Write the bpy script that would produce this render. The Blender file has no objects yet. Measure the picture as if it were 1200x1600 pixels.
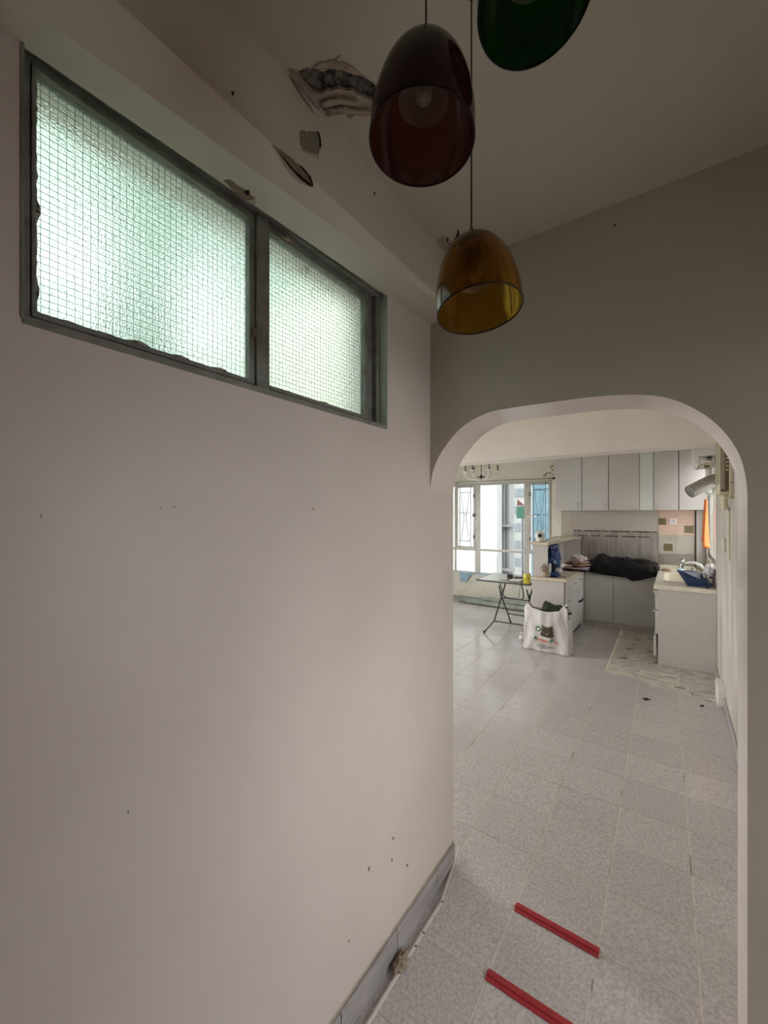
import bpy, bmesh, math, random
from mathutils import Vector, Matrix, noise
from mathutils.geometry import tessellate_polygon
random.seed(7)
D = bpy.data; C = bpy.context.scene.collection; S = bpy.context.scene
PI = math.pi; sin = math.sin; cos = math.cos
# all z below are relative to the eye (the floor is at -1.6); at the very end everything is lifted by 1.6
# ------------------------------------------------------------------ camera
YAW = math.radians(35.6); FPX = 636.0
cd = D.cameras.new('camera'); cam = D.objects.new('camera', cd); C.objects.link(cam)
cd.sensor_fit = 'VERTICAL'; cd.sensor_height = 32; cd.lens = FPX / 1600 * 32; cd.shift_y = 3 / 1600
cd.clip_start = .02; cd.clip_end = 200
cam.location = (0, 0, 0); cam.rotation_euler = (PI / 2, 0, YAW)
S.camera = cam
# ------------------------------------------------------------------ world, daylight, exposure
w = D.worlds.new('overcast_sky'); S.world = w; w.use_nodes = True
bg = w.node_tree.nodes['Background']; bg.inputs[0].default_value = (.99, .985, .97, 1); bg.inputs[1].default_value = 9
S.view_settings.view_transform = 'Standard'; S.view_settings.look = 'None'
S.view_settings.gamma = 1; S.view_settings.exposure = 0.0; S.view_settings.use_curve_mapping = False
S.cycles.max_bounces = 14; S.cycles.diffuse_bounces = 8; S.cycles.glossy_bounces = 4
S.cycles.transmission_bounces = 8; S.cycles.transparent_max_bounces = 12
S.cycles.caustics_reflective = False; S.cycles.sample_clamp_indirect = 8
S.cycles.use_denoising = True
def portal(loc, rot, sx, sy):
    l = D.lights.new('window_portal', 'AREA'); l.shape = 'RECTANGLE'; l.size = sx; l.size_y = sy
    l.cycles.is_portal = True
    o = D.objects.new('window_portal', l); o.location = loc; o.rotation_euler = rot; C.objects.link(o)
portal((-2.9, 7.16, -.27), (-PI / 2, 0, 0), 2.6, 1.7)       # far room window
portal((.50, 6.1, .0), (0, PI / 2, 0), 1.2, 1.5)          # kitchen side window
portal((2.04, .98, -.32), (0, PI / 2, 0), 1.38, .98)         # window of the added side room lighting the hall
portal((-4.6, 3.02, -.35), (0, -PI / 2, 0), 1.95, 2.2)      # opening added in the far room's unseen left wall for light

# ------------------------------------------------------------------ projection helpers (used only to measure positions)
def ray(u, v):
    a = (u - 600) / FPX; b = -(v - 803) / FPX
    return (-sin(YAW) + a * cos(YAW), cos(YAW) + a * sin(YAW), b)
def onx(u, v, X): r = ray(u, v); t = X / r[0]; return (X, r[1] * t, r[2] * t)
def ony(u, v, Y): r = ray(u, v); t = Y / r[1]; return (r[0] * t, Y, r[2] * t)
def onz(u, v, Z): r = ray(u, v); t = Z / r[2]; return (r[0] * t, r[1] * t, Z)
# ------------------------------------------------------------------ materials
def mat(name, col, rough=.6, metal=0, var=0, vscale=6, bump=0, bscale=40, col2=None, coat=0, spec=None, stretch=(1, 1, 1), rnd=0, detail=4, lo=.35, hi=.65, rvar=0):
    m = D.materials.new(name); m.use_nodes = True; nt = m.node_tree; N = nt.nodes; L = nt.links
    b = N['Principled BSDF']; b.inputs['Roughness'].default_value = rough; b.inputs['Metallic'].default_value = metal
    b.inputs['Base Color'].default_value = (*col, 1)
    if spec is not None: b.inputs['Specular IOR Level'].default_value = spec
    if coat: b.inputs['Coat Weight'].default_value = coat; b.inputs['Coat Roughness'].default_value = .15
    tc = N.new('ShaderNodeTexCoord'); mp = N.new('ShaderNodeMapping'); mp.inputs['Scale'].default_value = stretch
    L.new(tc.outputs['Object'], mp.inputs['Vector']); vec = mp.outputs[0]
    if rnd:
        oi = N.new('ShaderNodeObjectInfo'); ad = N.new('ShaderNodeVectorMath'); ad.operation = 'ADD'
        sc = N.new('ShaderNodeMath'); sc.operation = 'MULTIPLY'; sc.inputs[1].default_value = 37
        L.new(oi.outputs['Random'], sc.inputs[0]); L.new(vec, ad.inputs[0]); L.new(sc.outputs[0], ad.inputs[1]); vec = ad.outputs[0]
    if var or col2:
        n = N.new('ShaderNodeTexNoise'); n.inputs['Scale'].default_value = vscale; n.inputs['Detail'].default_value = detail
        n.inputs['Roughness'].default_value = .6
        L.new(vec, n.inputs['Vector'])
        cr = N.new('ShaderNodeValToRGB'); c2 = col2 or tuple(c * (1 - var) for c in col)
        cr.color_ramp.elements[0].position = lo; cr.color_ramp.elements[0].color = (*c2, 1)
        cr.color_ramp.elements[1].position = hi; cr.color_ramp.elements[1].color = (*col, 1)
        L.new(n.outputs['Fac'], cr.inputs[0]); out = cr.outputs[0]
        if rnd:
            hs = N.new('ShaderNodeHueSaturation'); mr = N.new('ShaderNodeMapRange')
            mr.inputs['To Min'].default_value = 1 - rnd; mr.inputs['To Max'].default_value = 1 + rnd
            L.new(oi.outputs['Random'], mr.inputs['Value']); L.new(mr.outputs[0], hs.inputs['Value']); L.new(out, hs.inputs['Color']); out = hs.outputs[0]
        L.new(out, b.inputs['Base Color'])
        if rvar:
            mr2 = N.new('ShaderNodeMapRange'); mr2.inputs['To Min'].default_value = rough - rvar; mr2.inputs['To Max'].default_value = rough + rvar
            L.new(n.outputs['Fac'], mr2.inputs['Value']); L.new(mr2.outputs[0], b.inputs['Roughness'])
    if bump:
        n2 = N.new('ShaderNodeTexNoise'); n2.inputs['Scale'].default_value = bscale; n2.inputs['Detail'].default_value = 5
        L.new(vec, n2.inputs['Vector'])
        bp = N.new('ShaderNodeBump'); bp.inputs['Strength'].default_value = bump; bp.inputs['Distance'].default_value = .01
        L.new(n2.outputs['Fac'], bp.inputs['Height']); L.new(bp.outputs[0], b.inputs['Normal'])
    return m
def tinted(name, col, spec=1.0, body=.25, bodycol=None):
    # thin coloured glass: tinted pass-through, a little body colour, fresnel gloss
    m = D.materials.new(name); m.use_nodes = True; nt = m.node_tree; N = nt.nodes; L = nt.links
    N.remove(N['Principled BSDF']); out = N['Material Output']
    tr = N.new('ShaderNodeBsdfTransparent'); tr.inputs[0].default_value = (*col, 1)
    df = N.new('ShaderNodeBsdfDiffuse'); df.inputs[0].default_value = (*(bodycol or col), 1)
    gl = N.new('ShaderNodeBsdfGlossy'); gl.inputs['Roughness'].default_value = .06
    m1 = N.new('ShaderNodeMixShader'); m1.inputs[0].default_value = body
    L.new(tr.outputs[0], m1.inputs[1]); L.new(df.outputs[0], m1.inputs[2])
    fr = N.new('ShaderNodeFresnel'); fr.inputs[0].default_value = 1.4
    m2 = N.new('ShaderNodeMixShader'); hf = N.new('ShaderNodeMath'); hf.operation = 'MULTIPLY'; hf.use_clamp = True; hf.inputs[1].default_value = spec; mn = N.new('ShaderNodeMath'); mn.operation = 'MINIMUM'; mn.inputs[1].default_value = .45; L.new(fr.outputs[0], hf.inputs[0]); L.new(hf.outputs[0], mn.inputs[0]); L.new(mn.outputs[0], m2.inputs[0]); L.new(m1.outputs[0], m2.inputs[1]); L.new(gl.outputs[0], m2.inputs[2])
    L.new(m2.outputs[0], out.inputs[0]); return m
M = {}
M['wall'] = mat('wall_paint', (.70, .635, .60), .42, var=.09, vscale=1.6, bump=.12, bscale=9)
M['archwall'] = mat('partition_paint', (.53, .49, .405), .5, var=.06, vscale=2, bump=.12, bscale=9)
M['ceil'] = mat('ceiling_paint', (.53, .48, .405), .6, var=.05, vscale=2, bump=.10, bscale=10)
M['beam'] = mat('beam_paint', (.62, .565, .49), .5, var=.08, vscale=3, bump=.18, bscale=14)
M['gloss'] = mat('gloss_white_paint', (.78, .70, .67), .2, var=.05, vscale=4, bump=.25, bscale=7)
M['jambwall'] = mat('streaked_plaster', (.70, .66, .60), .6, col2=(.40, .385, .355), vscale=1.6, stretch=(3, 2.6, .5), bump=.2, bscale=10, lo=.32, hi=.6)
M['farwall'] = mat('old_cream_paint', (.78, .76, .68), .6, col2=(.62, .60, .52), vscale=3, bump=.25, bscale=12, lo=.25, hi=.5)
M['farbeam'] = mat('far_beam_paint', (.84, .775, .735), .5, var=.06, vscale=3, bump=.1, bscale=12)
M['green_frame'] = mat('weathered_grey_green_paint', (.27, .275, .25), .5, col2=(.17, .165, .145), vscale=14, bump=.5, bscale=60)
M['green_jamb'] = mat('pale_green_paint', (.42, .47, .40), .5, var=.12, vscale=8, bump=.2, bscale=30)
M['putty'] = mat('cracked_putty', (.42, .40, .34), .8, col2=(.06, .05, .04), vscale=70, bump=.8, bscale=90, lo=.42, hi=.55)
M['wire'] = mat('glass_wire', (.10, .14, .13), .5, .6)
M['concrete'] = mat('raw_concrete', (.22, .20, .17), .95, col2=(.03, .026, .022), vscale=45, bump=1, bscale=70, lo=.4, hi=.62)
M['plaster'] = mat('bare_plaster', (.50, .42, .34), .9, col2=(.34, .28, .22), vscale=18, bump=.8, bscale=40)
M['old'] = mat('old_paint_layer', (.26, .23, .17), .8, col2=(.20, .175, .13), vscale=14, bump=.4, bscale=30)
M['brownpl'] = mat('brown_render', (.30, .22, .17), .9, col2=(.22, .15, .11), vscale=20, bump=.7, bscale=50)
M['dark'] = mat('black_hole', (.02, .017, .013), .9, var=.3)
M['tile'] = mat('speckled_grey_tile', (.66, .63, .63), .15, col2=(.47, .44, .45), vscale=85, bump=.10, bscale=26, rnd=.05, detail=6, lo=.36, hi=.62, rvar=.06)
M['grout'] = mat('cream_grout', (.86, .82, .74), .8, col2=(.34, .29, .24), vscale=5, bump=.3, bscale=60, lo=.33, hi=.46)
M['oldtile'] = mat('old_marble_print_tile', (.70, .67, .61), .4, col2=(.38, .355, .32), vscale=9, stretch=(1, 2.6, 1), rnd=.08, detail=7, lo=.36, hi=.56)
M['dab'] = mat('grey_marble_dab', (.25, .235, .215), .5, var=.3, vscale=30)
M['skirt'] = mat('grey_skirting_tile', (.44, .42, .42), .35, col2=(.32, .305, .31), vscale=5, stretch=(1, 1, 6), bump=.1)
M['capline'] = mat('cream_filler', (.62, .55, .46), .7, var=.25, vscale=40, bump=.6, bscale=60)
M['pvc'] = mat('white_plastic_strip', (.74, .72, .69), .4, var=.1, vscale=30)
M['red'] = mat('red_plastic_strip', (.46, .03, .045), .4, var=.18, vscale=20, bump=.1)
M['brownpaper'] = mat('brown_crumpled_paper', (.42, .33, .25), .8, var=.3, vscale=30, bump=.5)
M['cab'] = mat('grey_laminate', (.58, .545, .53), .45, var=.05, vscale=4)
M['cabw'] = mat('pale_grey_laminate', (.60, .59, .585), .4, var=.05, vscale=4)  # also the lit copy of the grey on wall cabinet doors
M['cabg'] = mat('greenish_white_panel', (.66, .69, .66), .4, var=.03)
M['gap'] = mat('dark_gap_plinth', (.10, .085, .08), .7)  # dark backing that paints the shade between doors; also plinths
M['top'] = mat('beige_worktop', (.70, .62, .50), .3, col2=(.62, .54, .42), vscale=20)
M['sinktop'] = mat('cream_solid_surface', (.86, .82, .72), .22, col2=(.78, .72, .60), vscale=9)
M['steel'] = mat('stained_stainless_steel', (.44, .41, .39), .42, .35, col2=(.29, .265, .25), vscale=4, stretch=(5, 1, .6), bump=.05)
M['steel2'] = mat('brushed_steel_strip', (.60, .57, .56), .3, .8, var=.2, stretch=(1, 1, 8))
M['chrome'] = mat('chrome', (.75, .75, .76), .15, 1)
M['handle'] = mat('satin_handle', (.66, .65, .64), .35, .3)
M['marble'] = mat('cream_marble_wall_tile', (.50, .455, .40), .35, col2=(.33, .28, .235), vscale=3.2, detail=9, lo=.30, hi=.43)
M['pinklitmarble'] = mat('pink_lit_marble_tile', (.70, .50, .42), .35, col2=(.44, .28, .22), vscale=4, detail=9, lo=.32, hi=.45)  # pink cast of the backlit towel put into the tile colour
M['adh'] = mat('dark_adhesive_residue', (.07, .045, .035), .8, var=.3, vscale=40)
M['brass'] = mat('tarnished_brass', (.26, .22, .12), .5, .5, var=.4, vscale=50)
M['socket'] = mat('white_socket', (.86, .76, .78), .3)
M['blackbag'] = mat('black_plastic_sheet', (.006, .006, .007), .35, bump=.5, bscale=11, spec=.16)
M['bluebag'] = mat('blue_plastic', (.02, .07, .26), .3, var=.3, vscale=12, bump=.3, bscale=20)
M['navy'] = mat('navy_fabric', (.008, .03, .10), .5, var=.2)
M['skyblue'] = mat('sky_blue_print', (.20, .48, .82), .35, col2=(.75, .90, .98), vscale=12, lo=.45, hi=.55, detail=1)
M['whiteplas'] = mat('white_plastic', (.82, .81, .78), .35)
M['cling'] = mat('clear_crumpled_plastic', (.80, .78, .82), .2, var=.15, vscale=30, bump=.4)
M['cream'] = mat('aged_cream_plastic', (.68, .62, .46), .45, var=.12, vscale=12)
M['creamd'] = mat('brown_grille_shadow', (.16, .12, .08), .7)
M['alu'] = mat('aluminium_foil_duct', (.62, .60, .58), .32, .9, var=.15, vscale=30, bump=.3)
M['orange'] = mat('orange_towel', (.90, .26, .08), .8, col2=(.80, .20, .05), vscale=9, bump=.6, bscale=60)
M['bagw'] = mat('white_carrier_bag', (.68, .655, .655), .35, var=.05, vscale=10, bump=.35, bscale=12)
M['bgreen'] = mat('print_green', (.03, .17, .07), .5); M['bbrown'] = mat('print_brown', (.085, .055, .035), .5, col2=(.04, .04, .025), vscale=30)
M['btan'] = mat('print_tan', (.36, .27, .18), .5); M['borange'] = mat('print_orange', (.72, .20, .10), .5); M['bblack'] = mat('print_black', (.03, .03, .04), .5)
M['olive'] = mat('dark_olive_canvas', (.025, .032, .022), .75, var=.3, vscale=20, bump=.3)
M['greyclo'] = mat('grey_green_tarpaulin', (.42, .46, .42), .6, col2=(.25, .29, .26), vscale=8, bump=.4, bscale=20)
M['tabtop'] = mat('pale_table_laminate', (.66, .67, .66), .25); M['tube'] = mat('grey_steel_tube', (.10, .10, .10), .35, .6)
M['black'] = mat('black_plastic', (.02, .02, .022), .4); M['yellow'] = mat('yellow_tin', (.72, .60, .05), .35, col2=(.30, .33, .03), vscale=22, lo=.4, hi=.5)
M['pink'] = mat('pink_brown_cloth', (.55, .40, .36), .85, var=.25, vscale=14, bump=.4); M['lilac'] = mat('lilac_cloth', (.60, .46, .56), .8, var=.2, vscale=14)
M['palecloth'] = mat('pale_pink_cloth', (.68, .58, .58), .85, var=.15, vscale=14, bump=.4); M['tancloth'] = mat('tan_cloth', (.42, .28, .18), .85, var=.2, vscale=14, bump=.4)
M['bluecloth'] = mat('light_blue_cloth', (.40, .58, .78), .8, var=.15, vscale=14, bump=.4)
M['alwin'] = mat('dull_aluminium', (.52, .51, .47), .4, .3, var=.15, vscale=10); M['iron'] = mat('painted_iron', (.14, .14, .14), .5, .3)
M['crystal'] = mat('clear_white_glass', (.90, .88, .84), .1)
M['bronze'] = mat('dark_bronze', (.05, .04, .035), .4, .5); M['sleeve'] = mat('grey_candle_sleeve', (.22, .22, .20), .5)
M['cord'] = mat('black_cord', (.012, .008, .012), .5); M['cap'] = mat('grey_rubber_gland', (.11, .12, .10), .6)
M['facade'] = mat('white_facade', (.215, .22, .22), .8, var=.10, vscale=.6, stretch=(3, 3, .5)); M['facadeg'] = mat('grey_facade', (.21, .215, .22), .8, var=.15, vscale=1)
M['pipe'] = mat('grey_drain_pipe', (.12, .125, .13), .6); M['net'] = mat('blue_scaffold_net', (.05, .105, .145), .7, col2=(.09, .16, .195), vscale=3, stretch=(6, 6, .6))
M['signg'] = mat('green_sign', (.05, .17, .12), .5); M['signr'] = mat('red_sign', (.20, .07, .06), .5); M['dkwin'] = mat('dark_window_glass', (.13, .15, .165), .2)
M['mint'] = mat('pale_mint_wall', (.29, .37, .32), .7, var=.08, vscale=2); M['skypanel'] = mat('white_sky_stand_in', (.95, .94, 1), .7); M['mintd'] = mat('green_pipe_paint', (.085, .15, .105), .7)
M['ground'] = mat('pale_courtyard_paving', (.25, .25, .24), .8, var=.1); M['outer'] = mat('outer_render', (.5, .5, .48), .8)
M['amber'] = tinted('amber_glass', (.55, .30, .04), body=.30, bodycol=(.20, .10, .012))
M['ruby'] = tinted('ruby_glass', (.15, .05, .05), body=.35, bodycol=(.055, .018, .018))
M['bottle'] = tinted('bottle_green_glass', (.010, .075, .015), body=.35, bodycol=(.0, .018, .002))
M['frost'] = tinted('inner_frosted_glass', (.78, .74, .70), body=.45, bodycol=(.78, .73, .68))
M['bulb'] = tinted('bulb_glass', (.95, .93, .9), body=.25, bodycol=(.9, .88, .84))
M['clear'] = tinted('window_glass', (.97, .99, .98), body=.0)
def wired_glass():
    m = D.materials.new('textured_wired_glass'); m.use_nodes = True; nt = m.node_tree; N = nt.nodes; L = nt.links
    N.remove(N['Principled BSDF']); out = N['Material Output']
    tc = N.new('ShaderNodeTexCoord'); vo = N.new('ShaderNodeTexNoise'); vo.inputs['Scale'].default_value = 260; vo.inputs['Detail'].default_value = 2
    L.new(tc.outputs['Object'], vo.inputs['Vector'])
    bp = N.new('ShaderNodeBump'); bp.inputs['Strength'].default_value = .9; bp.inputs['Distance'].default_value = .0025; L.new(vo.outputs['Fac'], bp.inputs['Height'])
    rf = N.new('ShaderNodeBsdfRefraction'); rf.inputs['Color'].default_value = (.84, .90, .875, 1); rf.inputs['Roughness'].default_value = .14; rf.inputs['IOR'].default_value = 1.25
    L.new(bp.outputs[0], rf.inputs['Normal'])
    tl = N.new('ShaderNodeBsdfTranslucent'); tl.inputs[0].default_value = (.62, .68, .64, 1)
    L.new(bp.outputs[0], tl.inputs['Normal'])
    mx = N.new('ShaderNodeMixShader'); mx.inputs[0].default_value = .10; L.new(rf.outputs[0], mx.inputs[1]); L.new(tl.outputs[0], mx.inputs[2])
    L.new(mx.outputs[0], out.inputs[0]); return m
M['wired'] = wired_glass()
# ------------------------------------------------------------------ object helpers
def link(name, me, m=None, parent=None):
    o = D.objects.new(name, me); C.objects.link(o)
    if m is not None: me.materials.append(M[m] if isinstance(m, str) else m)
    if parent: o.parent = parent
    return o
def tag(o, label, cat, group=None):
    o['label'] = label; o['category'] = cat
    if group: o['group'] = group
    return o
def thing(name, label, cat, loc, group=None, rz=0):
    o = D.objects.new(name, None); C.objects.link(o); o.location = loc; o.rotation_euler[2] = rz; o.empty_display_size = .05
    return tag(o, label, cat, group)
class MB:
    def __init__(s): s.v = []; s.f = []
    def add(s, vs, fs):
        b = len(s.v); s.v += [tuple(v) for v in vs]; s.f += [tuple(b + i for i in f) for f in fs]; return s
    def box(s, x0, x1, y0, y1, z0, z1):
        return s.add([(x0, y0, z0), (x1, y0, z0), (x1, y1, z0), (x0, y1, z0), (x0, y0, z1), (x1, y0, z1), (x1, y1, z1), (x0, y1, z1)],
                     [(0, 3, 2, 1), (4, 5, 6, 7), (0, 1, 5, 4), (1, 2, 6, 5), (2, 3, 7, 6), (3, 0, 4, 7)])
    def tube(s, pts, r, n=8, closed=False, caps=True):
        pts = [Vector(p) for p in pts]; rs = r if isinstance(r, (list, tuple)) else [r] * len(pts); rings = []
        up = Vector((0, 0, 1))
        for i, p in enumerate(pts):
            a = pts[i - 1] if (i > 0 or closed) else p; b = pts[(i + 1) % len(pts)] if (i < len(pts) - 1 or closed) else p
            t = (b - a).normalized()
            if i == 0: up = Vector((0, 0, 1)) if abs(t.z) < .9 else Vector((1, 0, 0))
            e1 = t.cross(up).normalized(); e2 = e1.cross(t).normalized(); up = e2
            rings.append([p + rs[i] * (e1 * cos(2 * PI * k / n) + e2 * sin(2 * PI * k / n)) for k in range(n)])
        vs = [v for rg in rings for v in rg]; fs = []
        for i in range(len(pts) - (0 if closed else 1)):
            j = (i + 1) % len(pts)
            for k in range(n): fs.append((i * n + k, i * n + (k + 1) % n, j * n + (k + 1) % n, j * n + k))
        if caps and not closed: fs.append(tuple(range(n))[::-1]); fs.append(tuple((len(pts) - 1) * n + k for k in range(n)))
        return s.add(vs, fs)
    def lathe(s, prof, n=32, loc=(0, 0, 0), cap=False):
        vs = []; fs = []
        for r, z in prof:
            for k in range(n): vs.append((loc[0] + r * cos(2 * PI * k / n), loc[1] + r * sin(2 * PI * k / n), loc[2] + z))
        for i in range(len(prof) - 1):
            for k in range(n): fs.append((i * n + k, i * n + (k + 1) % n, (i + 1) * n + (k + 1) % n, (i + 1) * n + k))
        if cap: fs.append(tuple(range(n))[::-1]); fs.append(tuple((len(prof) - 1) * n + k for k in range(n)))
        return s.add(vs, fs)
    def prism(s, outer, holes, f, t0, t1):
        loops = [outer] + list(holes); vs = [];
        for lp in loops: vs += [Vector((a, b, 0)) for a, b in lp]
        tri = tessellate_polygon([[Vector((a, b, 0)) for a, b in lp] for lp in loops]); n = len(vs)
        V = [f(p.x, p.y, t0) for p in vs] + [f(p.x, p.y, t1) for p in vs]; F = [tuple(t) for t in tri] + [tuple(n + i for i in t[::-1]) for t in tri]
        b = 0
        for lp in loops:
            k = len(lp)
            for i in range(k): F.append((b + i, b + (i + 1) % k, n + b + (i + 1) % k, n + b + i))
            b += k
        return s.add(V, F)
    def build(s, name, m, parent=None, smooth=False, bevel=0, loc=None):
        me = D.meshes.new(name); me.from_pydata(s.v, [], s.f)
        bm = bmesh.new(); bm.from_mesh(me); bmesh.ops.recalc_face_normals(bm, faces=bm.faces); bm.to_mesh(me); bm.free()
        if smooth:
            for p in me.polygons: p.use_smooth = True
        o = link(name, me, m, parent)
        if parent is not None and parent.type == 'EMPTY' and not loc:      # coordinates are given in world space: undo the parent's placement
            pm = Matrix.Translation(parent.location) @ parent.rotation_euler.to_matrix().to_4x4(); me.transform(pm.inverted())
            me.update()
        elif parent is not None and parent.type != 'EMPTY' and not loc and parent.parent is not None and parent.parent.type == 'EMPTY':
            g = parent.parent; pm = Matrix.Translation(g.location) @ g.rotation_euler.to_matrix().to_4x4(); me.transform(pm.inverted())
        if smooth == 'angle':
            e = o.modifiers.new('split', 'EDGE_SPLIT'); e.split_angle = math.radians(32)
        if bevel:
            b = o.modifiers.new('bevel', 'BEVEL'); b.width = bevel; b.segments = 2; b.limit_method = 'ANGLE'
        return o
def box(name, m, parent, x0, x1, y0, y1, z0, z1, bevel=0): return MB().box(x0, x1, y0, y1, z0, z1).build(name, m, parent, bevel=bevel)
def struct(o): o['kind'] = 'structure'; return o
XL, YA, YB = -.83, 1.49, 1.705          # left wall face, partition near and far face
ZC, FZ = .992, -1.6                     # hall ceiling, floor
fx = lambda X: (lambda a, b, t: (X + t, a, b)); fy = lambda Y: (lambda a, b, t: (a, Y + t, b)); fz = lambda Z: (lambda a, b, t: (a, b, Z + t))
def blob(px, fn, n=1, jit=.0):
    return [fn(u + random.uniform(-jit, jit), v + random.uniform(-jit, jit)) for u, v in px]
# ------------------------------------------------------------------ THE SHELL
floor = struct(box('floor', 'grout', None, -4.4, .52, -1.3, 7.2, FZ - .1, FZ - .0016))
fl2 = struct(box('floor', 'grout', None, .52, .8, -1.3, 1.6, FZ - .1, FZ - .0016))
# hall left wall with the high window opening
W1 = (.187, 1.179, .306, .790)
wl = MB().prism([(-1.3, FZ), (YB, FZ), (YB, 1.0), (-1.3, 1.0)], [[(W1[0], W1[2]), (W1[0], W1[3]), (W1[1], W1[3]), (W1[1], W1[2])]], fx(XL), 0, -.2)
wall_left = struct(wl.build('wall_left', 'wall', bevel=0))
# partition with the arched opening
AP = [(669, 777), (671, 757), (677, 733), (685, 714), (696, 697), (709, 680), (724, 665), (740, 655), (757, 646.5), (775, 641), (820, 634), (873, 627), (908, 622), (943, 618.5), (980, 616.5), (1013, 617), (1033, 619.5), (1051, 624), (1070, 631), (1088, 640), (1107, 652), (1127, 669), (1144, 690), (1156, 711), (1163, 733), (1167, 757), (1168.5, 777)]
arch = [ony(u, v, YA) for u, v in AP]; arch = [(p[0], p[2]) for p in arch]
arch[0] = (XL - .001, arch[0][1]); XR = .161
arch = [arch[0]] + [(max(XL + .0012, min(a, XR)), b) for a, b in arch[1:]] + [(XR, -.03)]
def smooth_open(pts, it=2):
    for _ in range(it):
        q = [pts[0]]
        for i in range(len(pts) - 1):
            a, b = pts[i], pts[i + 1]; q += [(a[0] * .75 + b[0] * .25, a[1] * .75 + b[1] * .25), (a[0] * .25 + b[0] * .75, a[1] * .25 + b[1] * .75)]
        pts = q + [pts[-1]]
    return pts
arch = smooth_open(arch, 2)
poly = arch + [(XR, FZ), (.8, FZ), (.8, 1.0), (XL, 1.0)]
me_arch = MB().prism(poly, [], fy(YA), 0, YB - YA)
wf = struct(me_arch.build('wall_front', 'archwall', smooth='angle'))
wf.data.materials.append(M['gloss'])
for p in wf.data.polygons:              # the reveal of the arch is painted gloss white
    c = p.center; n = p.normal
    if abs(n.y) < .5 and c.z < .6 and XL - .01 < c.x < XR + .002: p.material_index = 1
# hall right side and back
struct(MB().prism([(-1.3, FZ), (1.6, FZ), (1.6, 1.0), (-1.3, 1.0)], [[(.64, FZ + .001), (.64, .42), (1.38, .42), (1.38, FZ + .001)]], fx(.70), 0, .1).build('wall_right', 'wall'))  # doorway sized to fade the added side light along the left wall
# unseen side room added so its window lights the left wall
struct(MB().prism([(-.6, FZ), (2.2, FZ), (2.2, 1.0), (-.6, 1.0)], [[(.50, -1.0), (.50, .38), (1.48, .38), (1.48, -1.0)]], fx(1.9), 0, .1).build('wall_right', 'wall'))
struct(box('wall_front', 'wall', None, .8, 1.9, YA + .02, YA + .12, FZ, 1.0)); struct(box('wall_back', 'wall', None, .8, 1.9, -.7, -.6, FZ, 1.0))
struct(box('ceiling', 'ceil', None, .79, 2.0, -.7, YA + .12, 1.0, 1.1)); struct(box('floor', 'ground', None, .8, 2.0, -.7, YA + .12, FZ - .1, FZ - .001))
struct(box('wall_back', 'wall', None, XL - .2, .8, -1.4, -1.3, FZ, 1.0))
# hall ceiling with the broken-out hole
HO = [(445, 108), (456, 106), (468, 110), (475, 107), (484, 104), (492, 105), (503, 97), (512, 94), (520, 93), (531, 96), (541, 97), (552, 103), (561, 112), (570, 118), (578, 126), (587, 130), (597, 137), (604, 150), (602, 166), (592, 172), (583, 175), (571, 174), (560, 173), (549, 174), (537, 170), (525, 174), (513, 175), (507, 180), (499, 178), (492, 174), (482, 165), (472, 150), (461, 132)]
HI = [(466, 117), (470, 110), (477, 107), (484, 113), (489, 110), (495, 112), (503, 116), (511, 113), (520, 110), (526, 113), (534, 113), (545, 118), (553, 121), (561, 122), (570, 126), (578, 129), (585, 136), (590, 145), (588, 154), (583, 161), (574, 159), (565, 155), (557, 151), (550, 146), (539, 146), (528, 143), (519, 146), (510, 146), (502, 151), (493, 150), (487, 147), (482, 142), (474, 134), (470, 126)]
def cz(u, v, Z=ZC): p = onz(u, v, Z); return (max(p[0], -.705), p[1])
ho = [cz(*p) for p in HO]; hi = [cz(*p) for p in HI]
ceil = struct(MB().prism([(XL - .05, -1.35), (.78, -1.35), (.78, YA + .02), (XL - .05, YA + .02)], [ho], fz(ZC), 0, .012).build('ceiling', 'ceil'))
cx = sum(a for a, b in ho) / len(ho); cy = sum(b for a, b in ho) / len(ho)
grow = [(cx + (a - cx) * 1.25, cy + (b - cy) * 1.25) for a, b in ho]
pl = MB().prism(grow, [hi], fz(ZC), .006, .014).build('broken_plaster', 'plaster', ceil)
# rough concrete in the hole
mb = MB(); nx, ny = 44, 44; x0, x1, y0, y1 = cx - .14, cx + .14, cy - .16, cy + .16; vs = []
for j in range(ny + 1):
    for i in range(nx + 1):
        x = x0 + (x1 - x0) * i / nx; y = y0 + (y1 - y0) * j / ny
        vs.append((x, y, ZC + .021 - .012 * abs(noise.noise(Vector((x * 45, y * 45, 1)))) - .008 * noise.noise(Vector((x * 110, y * 110, 3)))))
mb.add(vs, [(j * (nx + 1) + i, j * (nx + 1) + i + 1, (j + 1) * (nx + 1) + i + 1, (j + 1) * (nx + 1) + i) for j in range(ny) for i in range(nx)])
mb.build('exposed_concrete', 'concrete', ceil, smooth=True)
struct(box('ceiling', 'outer', None, XL - .1, .8, -1.4, YA + .03, ZC + .045, ZC + .15))
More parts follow.
